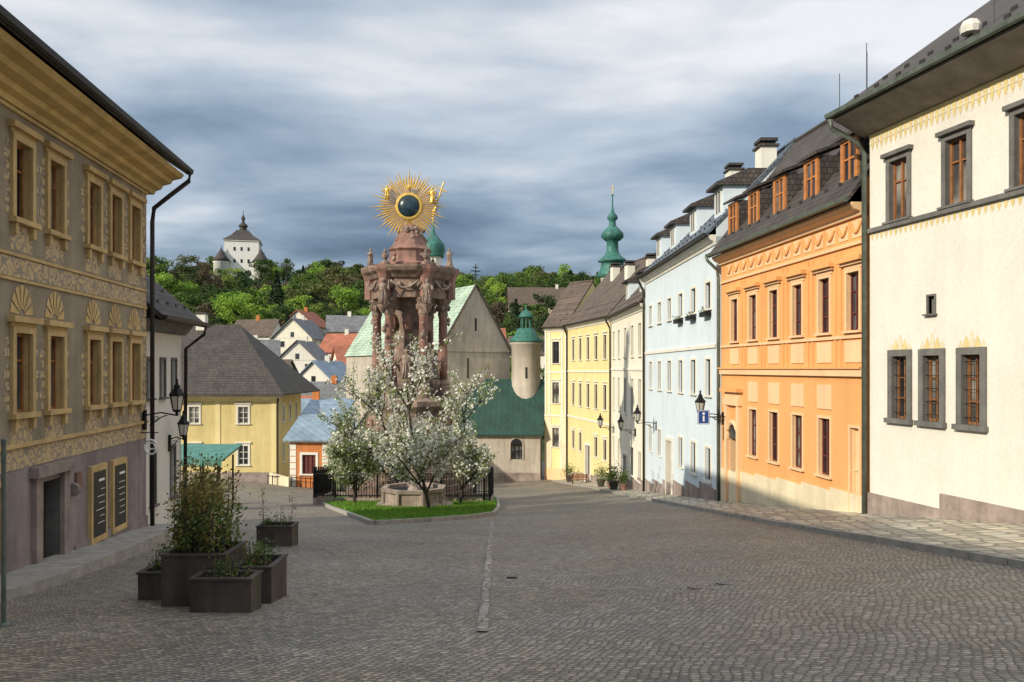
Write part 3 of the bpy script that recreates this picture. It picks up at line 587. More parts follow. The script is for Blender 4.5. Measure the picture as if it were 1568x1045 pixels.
wall(b,fa,0,L,-14,-6.8,[(5.1,6.3,-9.6,-8.0)],'stone'); win(b,fa,(5.1,6.3,-9.6,-8.0),'stone','iron',.3,2,(.5,))
vs=[fa(5.7,-8.0,.012)]+[fa(5.7+.6*math.cos(math.pi*t/8),-8.0+.6*math.sin(math.pi*t/8),.012) for t in range(9)]; b.add('arched_window_head',G[0],vs,[(0,i,i+1) for i in range(1,9)])
pts=[fa(5.7+.7*math.cos(math.pi*t/10),-8.0+.7*math.sin(math.pi*t/10),.03) for t in range(11)]; b.tube('arch_moulding','stone',[fa(6.4,-9.6,.03)]+pts+[fa(5.0,-9.6,.03)],.09,5)
for u in (0,L): b.add('annex_side','stone',[fa(u,-14),fa(u,-14,-4),fa(u,-1.6,-4),fa(u,-6.8)],[(0,1,2,3)])
b.ext('annex_roof','roofdg',fa,-.35,L+.35,[(.5,-6.9),(-3.8,-1.1),(-3.9,-1.2),(.5,-7.05)])
for k in range(15): b.ext('roof_seams','roofdg',fa,k*.6-.2,k*.6-.16,[(.5,-6.88),(-3.8,-1.05),(-3.8,-1.1),(.5,-6.93)])
b.fb('annex_plinth','plinth',fa,0,L,-14,-11.0,-.02,.08)
b.done(('stair_turret','turret_cap','turret_dome'))

def tower(name,x,y,zb,body,prof,seg=14,bmat='ltrim'):
    b=B(name,(x,y,zb)); b.lathe('body',bmat,(x,y,0),body,8,math.pi/8); b.lathe('onion_dome','copper',(x,y,0),prof,seg)
    for k in range(4):
        a=k*math.pi/2-math.pi/2; r=body[-1][0]*.93; z=body[-1][1]-2.6
        d=Vector((math.cos(a),math.sin(a),0)); t=Vector((-d.y,d.x,0)); c=Vector((x,y,z))+d*r
        b.add('belfry_openings',G[0],[c-t*.4,c+t*.4,c+t*.4+Vector((0,0,1.5)),c+Vector((0,0,1.9)),c-t*.4+Vector((0,0,1.5))],[(0,1,2,3,4)])
    b.tube('cross','gold',[(x,y,prof[-1][1]-.3),(x,y,prof[-1][1]+1.3)],.06,5); b.tube('cross','gold',[(x-.35,y,prof[-1][1]+.8),(x+.35,y,prof[-1][1]+.8)],.05,5)
    b.done(('onion_dome',))
tower('church_bell_tower',16,130,-12,[(1.9,-12),(1.9,14.2),(2.1,14.3),(2.1,14.6)],[(2.5,14.6),(2.3,15.2),(1.9,16.2),(1.75,17),(2.4,17.1),(2.2,17.4),(1.5,17.9),(1.0,18.6),(.95,19.2),(.9,20.3),(1.3,20.5),(1.8,21.0),(1.75,21.6),(1.1,22.3),(.6,22.8),(.5,23.6),(.85,23.9),(.8,24.4),(.3,24.9),(.13,26),(.08,27.4),(.2,27.7),(.0,28)])
tower('green_domed_turret',-9.2,95,-12,[(1.5,-13),(1.5,10.5),(1.1,10.7),(1.05,13.0)],[(1.3,13.0),(1.25,13.2),(1.45,13.8),(1.35,14.5),(.8,15.2),(.35,15.7),(.15,16.3),(.05,17.2),(0,17.3)])

# ------------------------------------------------------------------ castle
b=B('white_hilltop_castle',(-107,325,34))
cx,cy=-107,325; rot=.22
def cr(x,y): return (cx+x*math.cos(rot)-y*math.sin(rot),cy+x*math.sin(rot)+y*math.cos(rot))
def rbox(part,mat,w,z0,z1):
    q=[cr(-w,-w),cr(w,-w),cr(w,w),cr(-w,w)]; b.hexa(part,mat,[(p[0],p[1],z0) for p in q]+[(p[0],p[1],z1) for p in q])
rbox('keep','lime',6.4,26,50.0); rbox('keep_cornice','ltrim',6.75,50.003,50.5)
q=[cr(-7,-7),cr(7,-7),cr(7,7),cr(-7,7)]; q2=[cr(-2.2,-2.2),cr(2.2,-2.2),cr(2.2,2.2),cr(-2.2,2.2)]
q1=[cr(-4.2,-4.2),cr(4.2,-4.2),cr(4.2,4.2),cr(-4.2,4.2)]
for A,za_,C,zc_ in ((q,50.5,q1,52.6),(q1,52.6,q2,55.0)):
    b.hexa('keep_roof','roofdk',[(p[0],p[1],za_) for p in A]+[(p[0],p[1],zc_) for p in C])
b.lathe('lantern','roofdk',(cx,cy,54.8),[(1.5,0),(1.4,1.6),(1.9,1.9),(1.6,2.6),(.7,3.4),(.5,4.6),(.9,5.0),(.5,5.9),(.15,6.6),(.1,8.5),(0,8.6)],10)
for sx,sy in ((-1,-1),(1,-1),(1,1),(-1,1)):
    p=cr(7.4*sx,7.4*sy); b.lathe('corner_tower','lime',(p[0],p[1],0),[(3.0,26),(2.9,41.0),(3.2,41.2),(3.2,41.7)],14)
    b.lathe('corner_tower_roof','roofdk',(p[0],p[1],0),[(3.6,41.7),(2.3,43.4),(1.0,45.4),(.2,46.8),(.05,48),(0,48)],14)
fc=[Fr(cr(-6.4,-6.4),cr(6.4,-6.4),-1),Fr(cr(6.4,-6.4),cr(6.4,6.4),-1)]
for f in fc:
    for u in (3.8,6.4,9.0):
        for z in (41.5,46.2): b.fb('windows',G[0],f,u-.4,u+.4,z,z+1.4,-.02,.06)
b.done(('corner_tower','corner_tower_roof'))

# ------------------------------------------------------------------ village houses
def house(name,x,y,w,d,rot,eh,rh,wm,rm,nw=3,fl=1):
    z=H(x,y); c,s=math.cos(rot),math.sin(rot)
    P=lambda a,e:(x+a*c-e*s,y+a*s+e*c)
    f=Fr(P(-w/2,-d/2),P(w/2,-d/2),-1); b=B(name,(x,y,z)); D=d
    wall(b,f,0,w,z-5,z+eh,[],wm); shell(b,f,w,D,z-5,z+eh,wm)
    ov=.5
    b.ext('roof',rm,f,-.5,w+.5,[(ov,z+eh-.15),(-D/2,z+eh+rh),(-D-ov,z+eh-.15),(-D-ov,z+eh-.3),(-D/2,z+eh+rh-.2),(ov,z+eh-.3)])
    for u in (0,w): b.add('gable_walls',wm,[f(u,z+eh-.1,0),f(u,z+eh+rh-.3,-D/2),f(u,z+eh-.1,-D)],[(0,1,2)])
    for q in range(fl):
        for i in range(nw):
            u=w*(i+.5)/nw; v=z+1.2+q*2.9
            b.fb('window_frames','wframe',f,u-.62,u+.62,v-.1,v+1.45,-.02,.05); b.fb('windows',rg(),f,u-.5,u+.5,v,v+1.35,.05,.06)
            b.fb('window_bars','wframe',f,u-.04,u+.04,v,v+1.35,.061,.08)
    f2=Fr(f(w,0)[:2],f(w,0,-D)[:2],-1)
    f5=Fr(f(0,0,-D)[:2],f(0,0)[:2],-1)
    for ff in (f2,f5):
        for i in range(2):
            u=D*(i+.5)/2
            for v in ([1.2,4.0] if fl>1 else [1.2]):
                b.fb('window_frames','wframe',ff,u-.55,u+.55,z+v-.1,z+v+1.35,-.02,.04); b.fb('windows',rg(),ff,u-.45,u+.45,z+v,z+v+1.25,.04,.05)
        b.fb('windows',rg(),ff,D/2-.4,D/2+.4,z+eh+.2,z+eh+1.3,-.02,.05)
    b.box('chimney','redwall' if R()<.4 else 'ltrim',x-.4,x+.4,y-.4,y+.4,z+eh+rh-1,z+eh+rh+.9)
    b.done()
V=[(-24,100,8,8,.3,5.5,3.2,'ltrim','roofbl'),(-31,108,9,8,-.2,5.5,3.5,'yellow2','roofred'),(-19.5,112,8,8,.5,5,3,'white','roofgr'),(-27,124,9,8,.1,5.5,4,'white','roofgr'),(-37,128,9,8,-.4,5,4,'pcream','roofred'),(-24,138,7,8,.7,5,4,'ltrim','roofbr'),(-33,146,10,8,1.3,5.5,4,'white','roofbl'),(-45,150,9,8,-.2,5,4,'cream','roofbr'),(-30,160,9,9,.4,6,4,'pcream','roofred'),(-42,166,10,8,1.5,6,4,'white','roofgr'),(-54,172,9,8,.3,5,4,'ltrim','roofgr'),(-36,178,9,8,-.3,5.5,4,'white','roofred'),(-48,187,12,9,1.45,6,4.5,'pcream','roofgr'),(-60,193,10,8,-.2,5,4,'white','roofbr'),(-39,196,10,9,.2,6,4,'yellow2','roofgr'),(-52,206,10,9,1.4,5,4,'ltrim','roofred'),(-22,175,10,9,.3,6,4,'white','roofred'),
 (-7,190,10,8,.1,5,4,'pcream','roofred'),(4,180,9,8,-.3,5,4,'white','roofbr'),(14,255,30,9,.05,4,6,'cream','roofbr'),(-38,112,8,7,.2,5,3.5,'white','roofbr'),(26,165,12,9,.2,6,5,'pcream','roofbr'),(42,150,12,9,-.2,6,5,'yellow2','roofred')]
for i,v in enumerate(V): house('village_house',*v,nw=3,fl=2 if v[5]>=5.5 else 1)
house('town_house_behind',20,108,14,12,.1,9,6,'pcream','roofbr'); 

# ------------------------------------------------------------------ trees
def leafq(vs,fs,p,s):
    a=Vector((U(-1,1),U(-1,1),U(-1,1))).normalized(); c=a.orthogonal().normalized(); d=a.cross(c)
    o=len(vs); k=s*U(.7,1.3)
    vs.extend([p-c*k*.5,p+d*k*.32,p+c*k*.5,p-d*k*.32]); fs.append((o,o+1,o+2,o+3))
def tree(name,base,h,spread,nleaf,ls,mats,seed,trunk=.13,split=.28,lev=3,droop=0,up=.9,sig=.13):
    random.seed(seed); b=B(name,base); tips=[]; base=Vector(base)
    def grow(p,d,l,r,k):
        pts=[p]; q=p.copy(); dd=d.copy(); n=4
        for i in range(n):
            dd=(dd+Vector((U(-.16,.16),U(-.16,.16),U(-.05,.12)))).normalized(); q=q+dd*l/n; pts.append(q.copy())
            if k>=1: tips.append((q.copy(),k))
        b.tube('trunk' if k==0 else 'limbs','bark',pts,r,6 if k<2 else 4,r*.55)
        if k<lev:
            m=5 if k==0 else 4
            for i in range(m):
                a=2*math.pi*(i+U(0,.6))/m; t=U(.3,1.) if k>0 else U(.6,1); s0=pts[min(n,int(t*n))]
                side=Vector((math.cos(a),math.sin(a),0)); nd=(dd*(up+U(0,.3))+side*spread*U(.6,1.2)+Vector((0,0,U(-.1,.25)))).normalized()
                grow(s0,nd,l*U(.5,.8) if k else h*.25*U(.75,1.15),r*.55,k+1)
            if k==0: grow(pts[-1],(dd+Vector((U(-.1,.1),U(-.1,.1),.4))).normalized(),h*.4,r*.65,1)
    grow(base-Vector((0,0,.3)),Vector((U(-.05,.05),U(-.05,.05),1)),h*split,trunk,0)
    tp=[t[0] for t in tips if t[1]>=2] or [t[0] for t in tips]
    acc={m:([],[]) for m,_ in mats}
    den=[noise.noise(t*1.1)+.5 for t in tp]
    for i in range(nleaf):
        j=random.randrange(len(tp))
        if R()>den[j]+.2: continue
        p=tp[j]+Vector((random.gauss(0,sig),random.gauss(0,sig),random.gauss(0,sig)-droop*R()))
        ws=[max(.02,w*(1+1.6*noise.noise(p*1.3+Vector((k*9,0,0))))) for k,(_,w) in enumerate(mats)]
        m=random.choices([m for m,_ in mats],ws)[0]
        leafq(acc[m][0],acc[m][1],p,ls*(1.15 if m=='blossom' else 1))
    for m,(v,f) in acc.items():
        if f: b.add('crown_'+m,m,v,f)
    b.done(); random.seed(seed+100)
def GZ(x,y): return H(x,y)+.15
tree('blossoming_cherry_tree',(-3.75,37,GZ(-3.75,37)),9.6,.72,13000,.13,[('blossom',.62),('leafy',.38)],3,.10,.22)
tree('blossoming_cherry_tree',(-5.9,43,GZ(-5.9,43)),9.6,.75,11000,.14,[('blossom',.55),('leafy',.45)],8,.10,.22)
tree('blossoming_cherry_tree',(-8.4,43.5,GZ(-8.4,43.5)),8.6,.85,15000,.14,[('blossom',.25),('leafy',.75)],14,.10,.2)
tree('blossoming_cherry_tree',(-2.7,43,GZ(-2.7,43)),8.6,.75,11000,.14,[('blossom',.45),('leafy',.55)],21,.09,.24)

# ------------------------------------------------------------------ lawn island
poly=[(-4.9,29.0),(-3.2,30.6),(-1.6,33.0),(-.85,35.4),(-.75,40),(-.9,48),(-1.1,56),(-8,57.5),(-13,57),(-11.6,49.5),(-9,41),(-6.6,34)]
cx=sum(p[0] for p in poly)/len(poly); cy=sum(p[1] for p in poly)/len(poly)
vs=[];fs=[];n=len(poly);K=10
for k in range(K+1):
    t=k/K
    for p in poly: x=cx+(p[0]-cx)*t; y=cy+(p[1]-cy)*t; vs.append((x,y,H(x,y)+.13+(.10*(1-t) if t>.5 else .05)))
for k in range(K):
    for i in range(n): fs.append((k*n+i,k*n+(i+1)%n,(k+1)*n+(i+1)%n,(k+1)*n+i))
mesh_obj('lawn_island',vs,fs,'grass')
def inside(x,y):
    c=False
    for i in range(n):
        (a,e),(g,h)=poly[i],poly[(i+1)%n]
        if (e>y)!=(h>y) and x<(g-a)*(y-e)/(h-e)+a: c=not c
    return c
vs=[];fs=[]; cnt=0
while cnt<16000:
    x=U(-13,-.7); y=U(29,46)
    if not inside(x,y): continue
    cnt+=1; z=H(x,y)+.17; a=U(0,6.28); w=.025; h=U(.05,.15)
    o=len(vs); vs+= [(x-w*math.cos(a),y-w*math.sin(a),z),(x+w*math.cos(a),y+w*math.sin(a),z),(x+U(-.05,.05),y+U(-.05,.05),z+h)]; fs.append((o,o+1,o+2))
mesh_obj('grass_tufts',vs,fs,'blade',False)
b=B('lawn_kerb',(-3,31,H(-3,31)))
for i in range(n):
    p,q=Vector((*poly[i],0)),Vector((*poly[(i+1)%n],0)); L=(q-p).length; m=max(1,int(L/1.0)); d=(q-p)/L; nn=Vector((d.y,-d.x,0))
    if (p+nn-Vector((cx,cy,0))).length<(p-Vector((cx,cy,0))).length: nn=-nn
    for k in range(m):
        a=p+d*(L*k/m+.008); c=p+d*(L*(k+1)/m-.008); P=[a,c,c+nn*.16,a+nn*.16]
        b.hexa('kerb_stones','kerb',[(v.x,v.y,H(v.x,v.y)-.2) for v in P]+[(v.x,v.y,H(v.x,v.y)+.15) for v in P])
b.done()
# fountain
fx,fy=-4.85,40.3; z=H(fx,fy)
b=B('stone_fountain',(fx,fy,z)); 
b.lathe('step','fountain',(fx,fy,z-.4),[(2.05,0),(2.05,.62),(1.95,.68)],8,.39)
b.lathe('basin','fountain',(fx,fy,z+.28),[(1.62,0),(1.62,.08),(1.5,.16),(1.5,.62),(1.62,.7),(1.66,.86),(1.35,.86),(1.35,.6),(.1,.6)],8,.39)
for k in range(8):
    a=k*math.pi/4+.39; b.tube('basin_ribs','fountain',[(fx+1.53*math.cos(a),fy+1.53*math.sin(a),z+.4),(fx+1.53*math.cos(a),fy+1.53*math.sin(a),z+.98)],.09,6)
b.lathe('pillar','fountain',(fx,fy,z+.8),[(.35,0),(.3,.2),(.2,.35),(.2,1.2),(.3,1.3),(.32,1.45),(.15,1.6),(.0,1.8)],8)
b.lathe('water','discblue',(fx,fy,z+.95),[(1.34,0),(1.34,.01)],8,.39)
b.done()
# iron fence
b=B('iron_fence',(-6,45.6,-7.6)); FP=[(-11.2,46.2),(-1.25,45.6),(-1.3,55),(-12.3,55.5)]
for i in range(4):
    f=Fr(FP[i],FP[(i+1)%4]); k=int(f.L/.15)
    for j in range(k+1):
        u=f.L*j/k; q=f(u,0,0); zz=H(q[0],q[1])+.2; hh=1.75 if j%8 else 1.95
        b.tube('bars' if j%8 else 'posts','iron',[(q[0],q[1],zz),(q[0],q[1],zz+hh)],.018 if j%8 else .06,4)
    for hh in (.32,1.55):
        b.tube('rails','iron',[tuple(Vector(f(u,0,0))+Vector((0,0,H(*f(u,0,0)[:2])+.2+hh))) for u in (0,f.L/2,f.L)],.03,4)
    for j in range(int(f.L/1.2)):
        u0=j*1.2;q=f(u0,0,-.12);r=f(u0+1.19,0,-.12);s=f(u0+1.19,0,.12);t=f(u0,0,.12)
        b.hexa('stone_base','fountain',[(p[0],p[1],H(p[0],p[1])-.2) for p in (q,r,s,t)]+[(p[0],p[1],H(p[0],p[1])+.4) for p in (q,r,s,t)])
b.done()

# ------------------------------------------------------------------ plague column
X0,Y0=-6.25,50.0; b=B('holy_trinity_column',(X0,Y0,-7.8)); 
def statue(b,x,y,z,h,mat='statue',ang=-1.57,lift=.3,part='statues'):
    b.lathe(part,mat,(x,y,z),[(.17*h,0),(.18*h,.04*h),(.15*h,.2*h),(.125*h,.42*h),(.15*h,.56*h),(.17*h,.72*h),(.13*h,.79*h),(.05*h,.82*h),(.045*h,.85*h),(.07*h,.88*h),(.08*h,.93*h),(.06*h,.985*h),(.02*h,1.0*h)],10,U(0,1),.75)
    c,s=math.cos(ang),math.sin(ang)
    for sd in (-1,1):
        sh=Vector((x-s*.15*h*sd,y+c*.15*h*sd,z+.73*h)); el=sh+Vector((-s*.1*h*sd+c*.06*h,c*.1*h*sd+s*.06*h,-.17*h)); ha=el+Vector((c*.16*h,s*.16*h,(lift if sd>0 else .02)*h))
        b.tube(part,mat,[sh,el,ha],.045*h,6,.028*h)
    for k in range(5):
        a=ang+U(-1.3,1.3); b.tube(part,mat,[(x+.1*h*math.cos(a),y+.1*h*math.sin(a),z+.62*h),(x+.15*h*math.cos(a+.2),y+.13*h*math.sin(a+.2),z+.3*h),(x+.185*h*math.cos(a),y+.15*h*math.sin(a),z+.02*h)],.022*h,5,.04*h)
c0=(X0,Y0,0)
b.lathe('steps','marble2',c0,[(3.9,-8.6),(3.9,-7.2),(3.55,-7.2),(3.55,-6.85),(3.2,-6.85),(3.2,-6.5)],12)
b.lathe('pedestal','marble2',c0,[(2.9,-6.5),(2.9,-6.1),(2.6,-5.9),(2.6,-2.6),(2.75,-2.4),(2.95,-2.2),(2.95,-1.9),(2.6,-1.7)],12,math.pi/12)
for k in range(12):
    a=k*math.pi/6; r=2.56; p=Vector((X0+r*math.cos(a),Y0+r*math.sin(a),0)); t=Vector((-math.sin(a),math.cos(a),0)); o=Vector((math.cos(a),math.sin(a),0))
    P=[p-t*.42-o*.1,p+t*.42-o*.1,p+t*.42+o*.06,p-t*.42+o*.06]; b.hexa('relief_panels','marble',[(v.x,v.y,-5.4) for v in P]+[(v.x,v.y,-3.0) for v in P])
b.lathe('core','marble2',c0,[(1.35,-1.7),(1.3,-1.2),(1.0,-1.0),(.95,3.6),(1.3,4.2)],6,math.pi/6)
for k in range(6):
    a=k*math.pi/3; x=X0+2.02*math.cos(a); y=Y0+2.02*math.sin(a)
    b.lathe('column_bases','marble2',(x,y,0),[(.48,-1.7),(.48,-1.1),(.4,-1.0),(.44,-.9),(.36,-.75),(.33,-.65)],12)
    b.lathe('column_shafts','marble',(x,y,0),[(.28,-.65),(.29,.5),(.25,3.1),(.28,3.15)],14)
    b.lathe('capitals','marble2',(x,y,0),[(.26,3.15),(.32,3.3),(.29,3.5),(.42,3.75),(.36,3.9),(.5,4.1),(.52,4.22)],10)
    for j in range(8):
        aa=j*math.pi/4; b.lathe('capital_leaves','marble2',(x+.36*math.cos(aa),y+.36*math.sin(aa),3.7+.1*(j%2)),[(.02,-.2),(.1,-.05),(.11,.08),(.05,.17)],5)
for k in range(6):
    a=k*math.pi/3+math.pi/6; x=X0+1.75*math.cos(a); y=Y0+1.75*math.sin(a)
    b.lathe('statue_brackets','marble2',(x,y,0),[(.25,-1.2),(.4,-.9),(.42,-.7),(.3,-.6)],8)
    if math.sin(a)<.5: statue(b,x,y,-.6,1.8,ang=a,lift=U(.0,.4)); 
    b.lathe('cartouches','marble',(X0+1.15*math.cos(a),Y0+1.15*math.sin(a),2.2),[(.05,0),(.25,.2),(.34,.6),(.22,1.0),(.05,1.2)],7)
b.lathe('entablature','marble2',c0,[(2.3,4.22),(2.35,4.6),(2.26,4.62),(2.26,5.3),(2.45,5.4),(2.6,5.6),(2.85,5.75),(2.95,5.95),(2.95,6.08),(1.2,6.15)],12,math.pi/12)
for k in range(6):
    a=k*math.pi/3; x=X0+2.4*math.cos(a); y=Y0+2.4*math.sin(a); b.lathe('entablature_ressauts','marble',(x,y,0),[(.38,4.23),(.38,5.35),(.46,5.6),(.6,5.85),(.62,6.1),(.3,6.16)],8,a)
    b.lathe('statue_plinths','marble2',(x,y,0),[(.3,6.1),(.3,6.25),(.24,6.32)],8)
    if k in (0,3): statue(b,x,y,6.32,1.05,ang=a,lift=U(0,.45))
    else: b.lathe('urns','marble2',(x,y,6.32),[(.12,0),(.08,.1),(.2,.25),(.22,.4),(.1,.52),(.13,.58),(.03,.75)],8)
statue(b,X0-1.25,Y0-2.6,3.75,1.55,lift=.35,part='angel_statues'); statue(b,X0+1.3,Y0-2.6,3.75,1.5,lift=.1,part='angel_statues')
for s in (-1.25,1.3): b.lathe('angel_brackets','marble2',(X0+s,Y0-2.6,3.25),[(.08,0),(.3,.35),(.36,.5)],8)
b.lathe('crown_pedestal','marble',c0,[(1.55,6.1),(1.6,6.35),(1.35,6.5),(1.25,7.1),(1.4,7.25),(1.1,7.5),(.85,8.0),(.6,8.4),(.4,8.8)],8,.39)
for k in range(46):
    a=U(0,6.28); z=U(6.6,8.6); r=1.35-(z-6.5)*.42+U(-.1,.1); x=X0+r*math.cos(a); y=Y0+r*math.sin(a); q=U(.11,.22)
    b.lathe('cherub_clouds','statue' if k%2 else 'marble',(x,y,z),[(.02,-q),(q*.75,-q*.6),(q,0),(q*.7,q*.65),(.02,q)],8)
    if k%4==0:
        b.lathe('cherub_heads','statue',(x,y,z+q*1.2),[(.02,-.13),(.1,-.07),(.13,.0),(.1,.1),(.02,.14)],8)
        for sd in (-1,1): b.add('cherub_wings','statue',[(x,y,z+q*.9),(x+sd*.35,y,z+q+.2),(x+sd*.3,y+.02,z+q-.05),(x+sd*.15,y,z+q-.1)],[(0,1,2,3)])
for k in range(12):
    a=2*math.pi*k/12; r=2.28
    for j in (-.35,.35):
        x=X0+r*math.cos(a)-math.sin(a)*j; y=Y0+r*math.sin(a)+math.cos(a)*j
        b.lathe('frieze_rosettes','statue',(x,y,4.95),[(.02,-.2),(.14,-.1),(.17,.0),(.12,.12),(.02,.2)],7)
for k in range(6):
    a=k*math.pi/3; x=X0+2.02*math.cos(a); y=Y0+2.02*math.sin(a)
    for j in range(3):
        aa=a+U(-.9,.9); q=U(.1,.17); b.lathe('cherub_clouds','statue',(x+.35*math.cos(aa),y+.35*math.sin(aa),U(1.6,3.0)),[(.02,-q*1.4),(q*.75,-q*.6),(q,0),(q*.7,q*.65),(.02,q*1.3)],7)
    p0=Vector((X0+2.6*math.cos(a+.2),Y0+2.6*math.sin(a+.2),5.2)); p1=Vector((X0+2.6*math.cos(a+math.pi/3-.2),Y0+2.6*math.sin(a+math.pi/3-.2),5.2))
    b.tube('stone_garlands','statue',[p0+(p1-p0)*t/8-Vector((0,0,.45*math.sin(math.pi*t/8))) for t in range(9)],.07,6)
# sunburst
sc=Vector((X0-.05,Y0-.1,9.95)); S=1.12
for k in range(60):
    a=2*math.pi*k/60+U(-.01,.01); ro=(2.15 if k%3==0 else (1.9 if k%3==1 else 1.75))*S*U(.95,1.04)
    d=Vector((math.cos(a),0,math.sin(a))); t=Vector((-d.z,0,d.x)); i0=sc+d*.62; mm=sc+d*1.55; o=sc+d*ro; f=Vector((0,-.06,0))
    wi=.024;wm=.06
    b.add('gilded_rays','gold',[i0-t*wi,i0+t*wi,mm+t*wm,o,mm-t*wm,mm+f,i0+f,i0-f,mm-f],[(0,6,5,4),(6,1,2,5),(5,2,3),(4,5,3),(7,0,4,8),(1,7,8,2),(2,8,3),(8,4,3)])
b.lathe('gilded_ring','gold',(sc.x,sc.y,sc.z),[(.86,-.03),(.84,.04),(.78,.09),(.67,.1),(.64,-.05)],40,ax='Y')
b.lathe('blue_orb_disc','discblue',(sc.x,sc.y,sc.z),[(.66,-.06),(.66,.1),(.45,.2),(.2,.26),(.0,.27)],32,ax='Y')
b.tube('sun_support','marble2',[(X0,Y0,8.5),(X0,Y0+.1,9.8)],.2,8,.12)
b.tube('gilded_cross','gold',[(X0+1.5,Y0-.2,9.6),(X0+2.1,Y0-.2,11.4)],.05,5); b.tube('gilded_cross','gold',[(X0+1.7,Y0-.2,11.05),(X0+2.25,Y0-.2,10.8)],.05,5)
statue(b,X0+1.4,Y0-.35,10.1,.95,'gold',lift=.4,part='gilded_figures'); statue(b,X0-1.35,Y0-.35,10.3,.9,'gold',lift=.3,part='gilded_figures')
b.lathe('gilded_dove','gold',(X0,Y0-.4,11.0),[(.02,-.15),(.1,-.05),(.12,.05),(.05,.18),(.0,.22)],8)
for sd in (-1,1): b.add('gilded_dove','gold',[(X0,Y0-.4,11.1),(X0+sd*.4,Y0-.4,11.3),(X0+sd*.3,Y0-.38,11.0)],[(0,1,2)])
b.done(('column_shafts','cherub_clouds','statues','angel_statues','cherub_heads','blue_orb_disc','gilded_figures','stone_garlands'))

# ------------------------------------------------------------------ forest
def blob_tree(seed,kind='round'):
    random.seed(seed); vs=[];fs=[];idx=[]
    def addtube(p,q,r0,r1):
        o=len(vs)
        for (c,r) in ((p,r0),(q,r1)):
            for i in range(5): vs.append(Vector((c[0]+r*math.cos(i*1.257),c[1]+r*math.sin(i*1.257),c[2])))
        for i in range(5): fs.append((o+i,o+(i+1)%5,o+5+(i+1)%5,o+5+i)); idx.append(1)
    addtube((0,0,-1),(0,0,5),.25,.12)
    if kind=='conifer':
        for k in range(1100):
            z=U(.8,11.5); r=(11.7-z)*.24*(.6+.4*R()); a=U(0,6.28); p=Vector((r*math.cos(a),r*math.sin(a),z-r*.3)); leafq(vs,fs,p,.55); idx.append(0)
    else:
        L=[]
        for k in range(15):
            a=U(0,6.28); z=U(2.6,8.4); rr=2.9*math.sin(math.pi*min(1,(z-.8)/9.2))**.6*U(.3,1.0); L.append((Vector((rr*math.cos(a),rr*math.sin(a),z)),U(.9,1.7)))
            addtube((0,0,2),tuple(L[-1][0]),.1,.03)
        n=95 if kind=='round' else 32
        for c,r in L:
            for k in range(n):
                d=Vector((random.gauss(0,1),random.gauss(0,1),random.gauss(0,1))).normalized()*r*U(.55,1.05); d.z*=.8
                leafq(vs,fs,c+d,.5 if kind=='round' else .35); idx.append(0)
        if kind!='round':
            for k in range(60):
                c=random.choice(L)[0]; e=c+Vector((U(-1,1),U(-1,1),U(.2,1.6))); addtube(tuple(c),tuple(e),.04,.015)
    return vs,fs,idx
def mkmesh(nm,seed,kind,leafmat):
    vs,fs,idx=blob_tree(seed,kind); me=bpy.data.meshes.new(nm); me.from_pydata([tuple(v) for v in vs],[],fs); me.materials.append(M[leafmat]); me.materials.append(M['bark'])
    for p,i in zip(me.polygons,idx): p.material_index=i
    return me
TM=[mkmesh('broadleaf',s,'round','forest') for s in (1,2,3,4)]; BM=[mkmesh('spring',s,'round','bright') for s in (5,6)]; CM=[mkmesh('conifer',7,'conifer','darkc')]; SM=[mkmesh('sparse',s,'sparse','forest') for s in (8,9)]
random.seed(5)
fe=bpy.data.objects.new('hillside_forest',None); fe.location=(0,300,0); col.objects.link(fe)
vill=[(v[0],v[1]) for v in V]
cnt=0
def put(me,x,y,s,par=fe,off=(0,300,0),nm='tree'):
    o=bpy.data.objects.new(nm,me); o.parent=par; o.location=(x-off[0],y-off[1],H(x,y)-.3-off[2]); o.rotation_euler=(0,0,U(0,6.28)); o.scale=(s*U(.9,1.3),s*U(.9,1.3),s*U(.8,1.15)); col.objects.link(o)
for t in range(5200):
    y=U(118,375); x=U(-.62,.5)*y; k=x/y
    if y<215 and -.31<k<-.14: 
        if R()>.4: continue
        if any(math.hypot(x-a,y-c)<9 for a,c in vill): continue
    if y<215 and R()>.35: continue
    if any(math.hypot(x-a,y-c)<8 for a,c in vill): continue
    if any(abs(x-a)<7 and c-22<y<c for a,c in vill) : continue
    if math.hypot(x-14,y-255)<22 : continue
    if abs(x+107)<12 and 298<y<345: continue
    if cnt>1250: break
    r=R(); me=random.choice(TM) if r<.64 else random.choice(BM) if r<.80 else CM[0] if r<.83 else random.choice(SM)
    s=U(.65,1.1) if y<240 else U(.85,1.45)
    if me is CM[0]: s*=.85
    if abs(x+107)<26 and 270<y<300: s*=.7
    put(me,x,y,s); cnt+=1
for (x,y,s) in ((-79,232,1.5),(-72,210,1.35),(3.6,178,1.15),(-40,140,.8),(-58,158,1.3),(-33,118,.7),(-9,160,.8)):
    e=bpy.data.objects.new('bright_green_tree',None); e.location=(x,y,H(x,y)); col.objects.link(e); put(random.choice(BM),x,y,s,e,(x,y,H(x,y)),'crown_and_trunk')
for (x,y,s) in ((-68,236,1.35),(1,208,1.1),(-55,200,.9)):
    e=bpy.data.objects.new('conifer_tree',None); e.location=(x,y,H(x,y)); col.objects.link(e); put(CM[0],x,y,s,e,(x,y,H(x,y)),'crown_and_trunk')

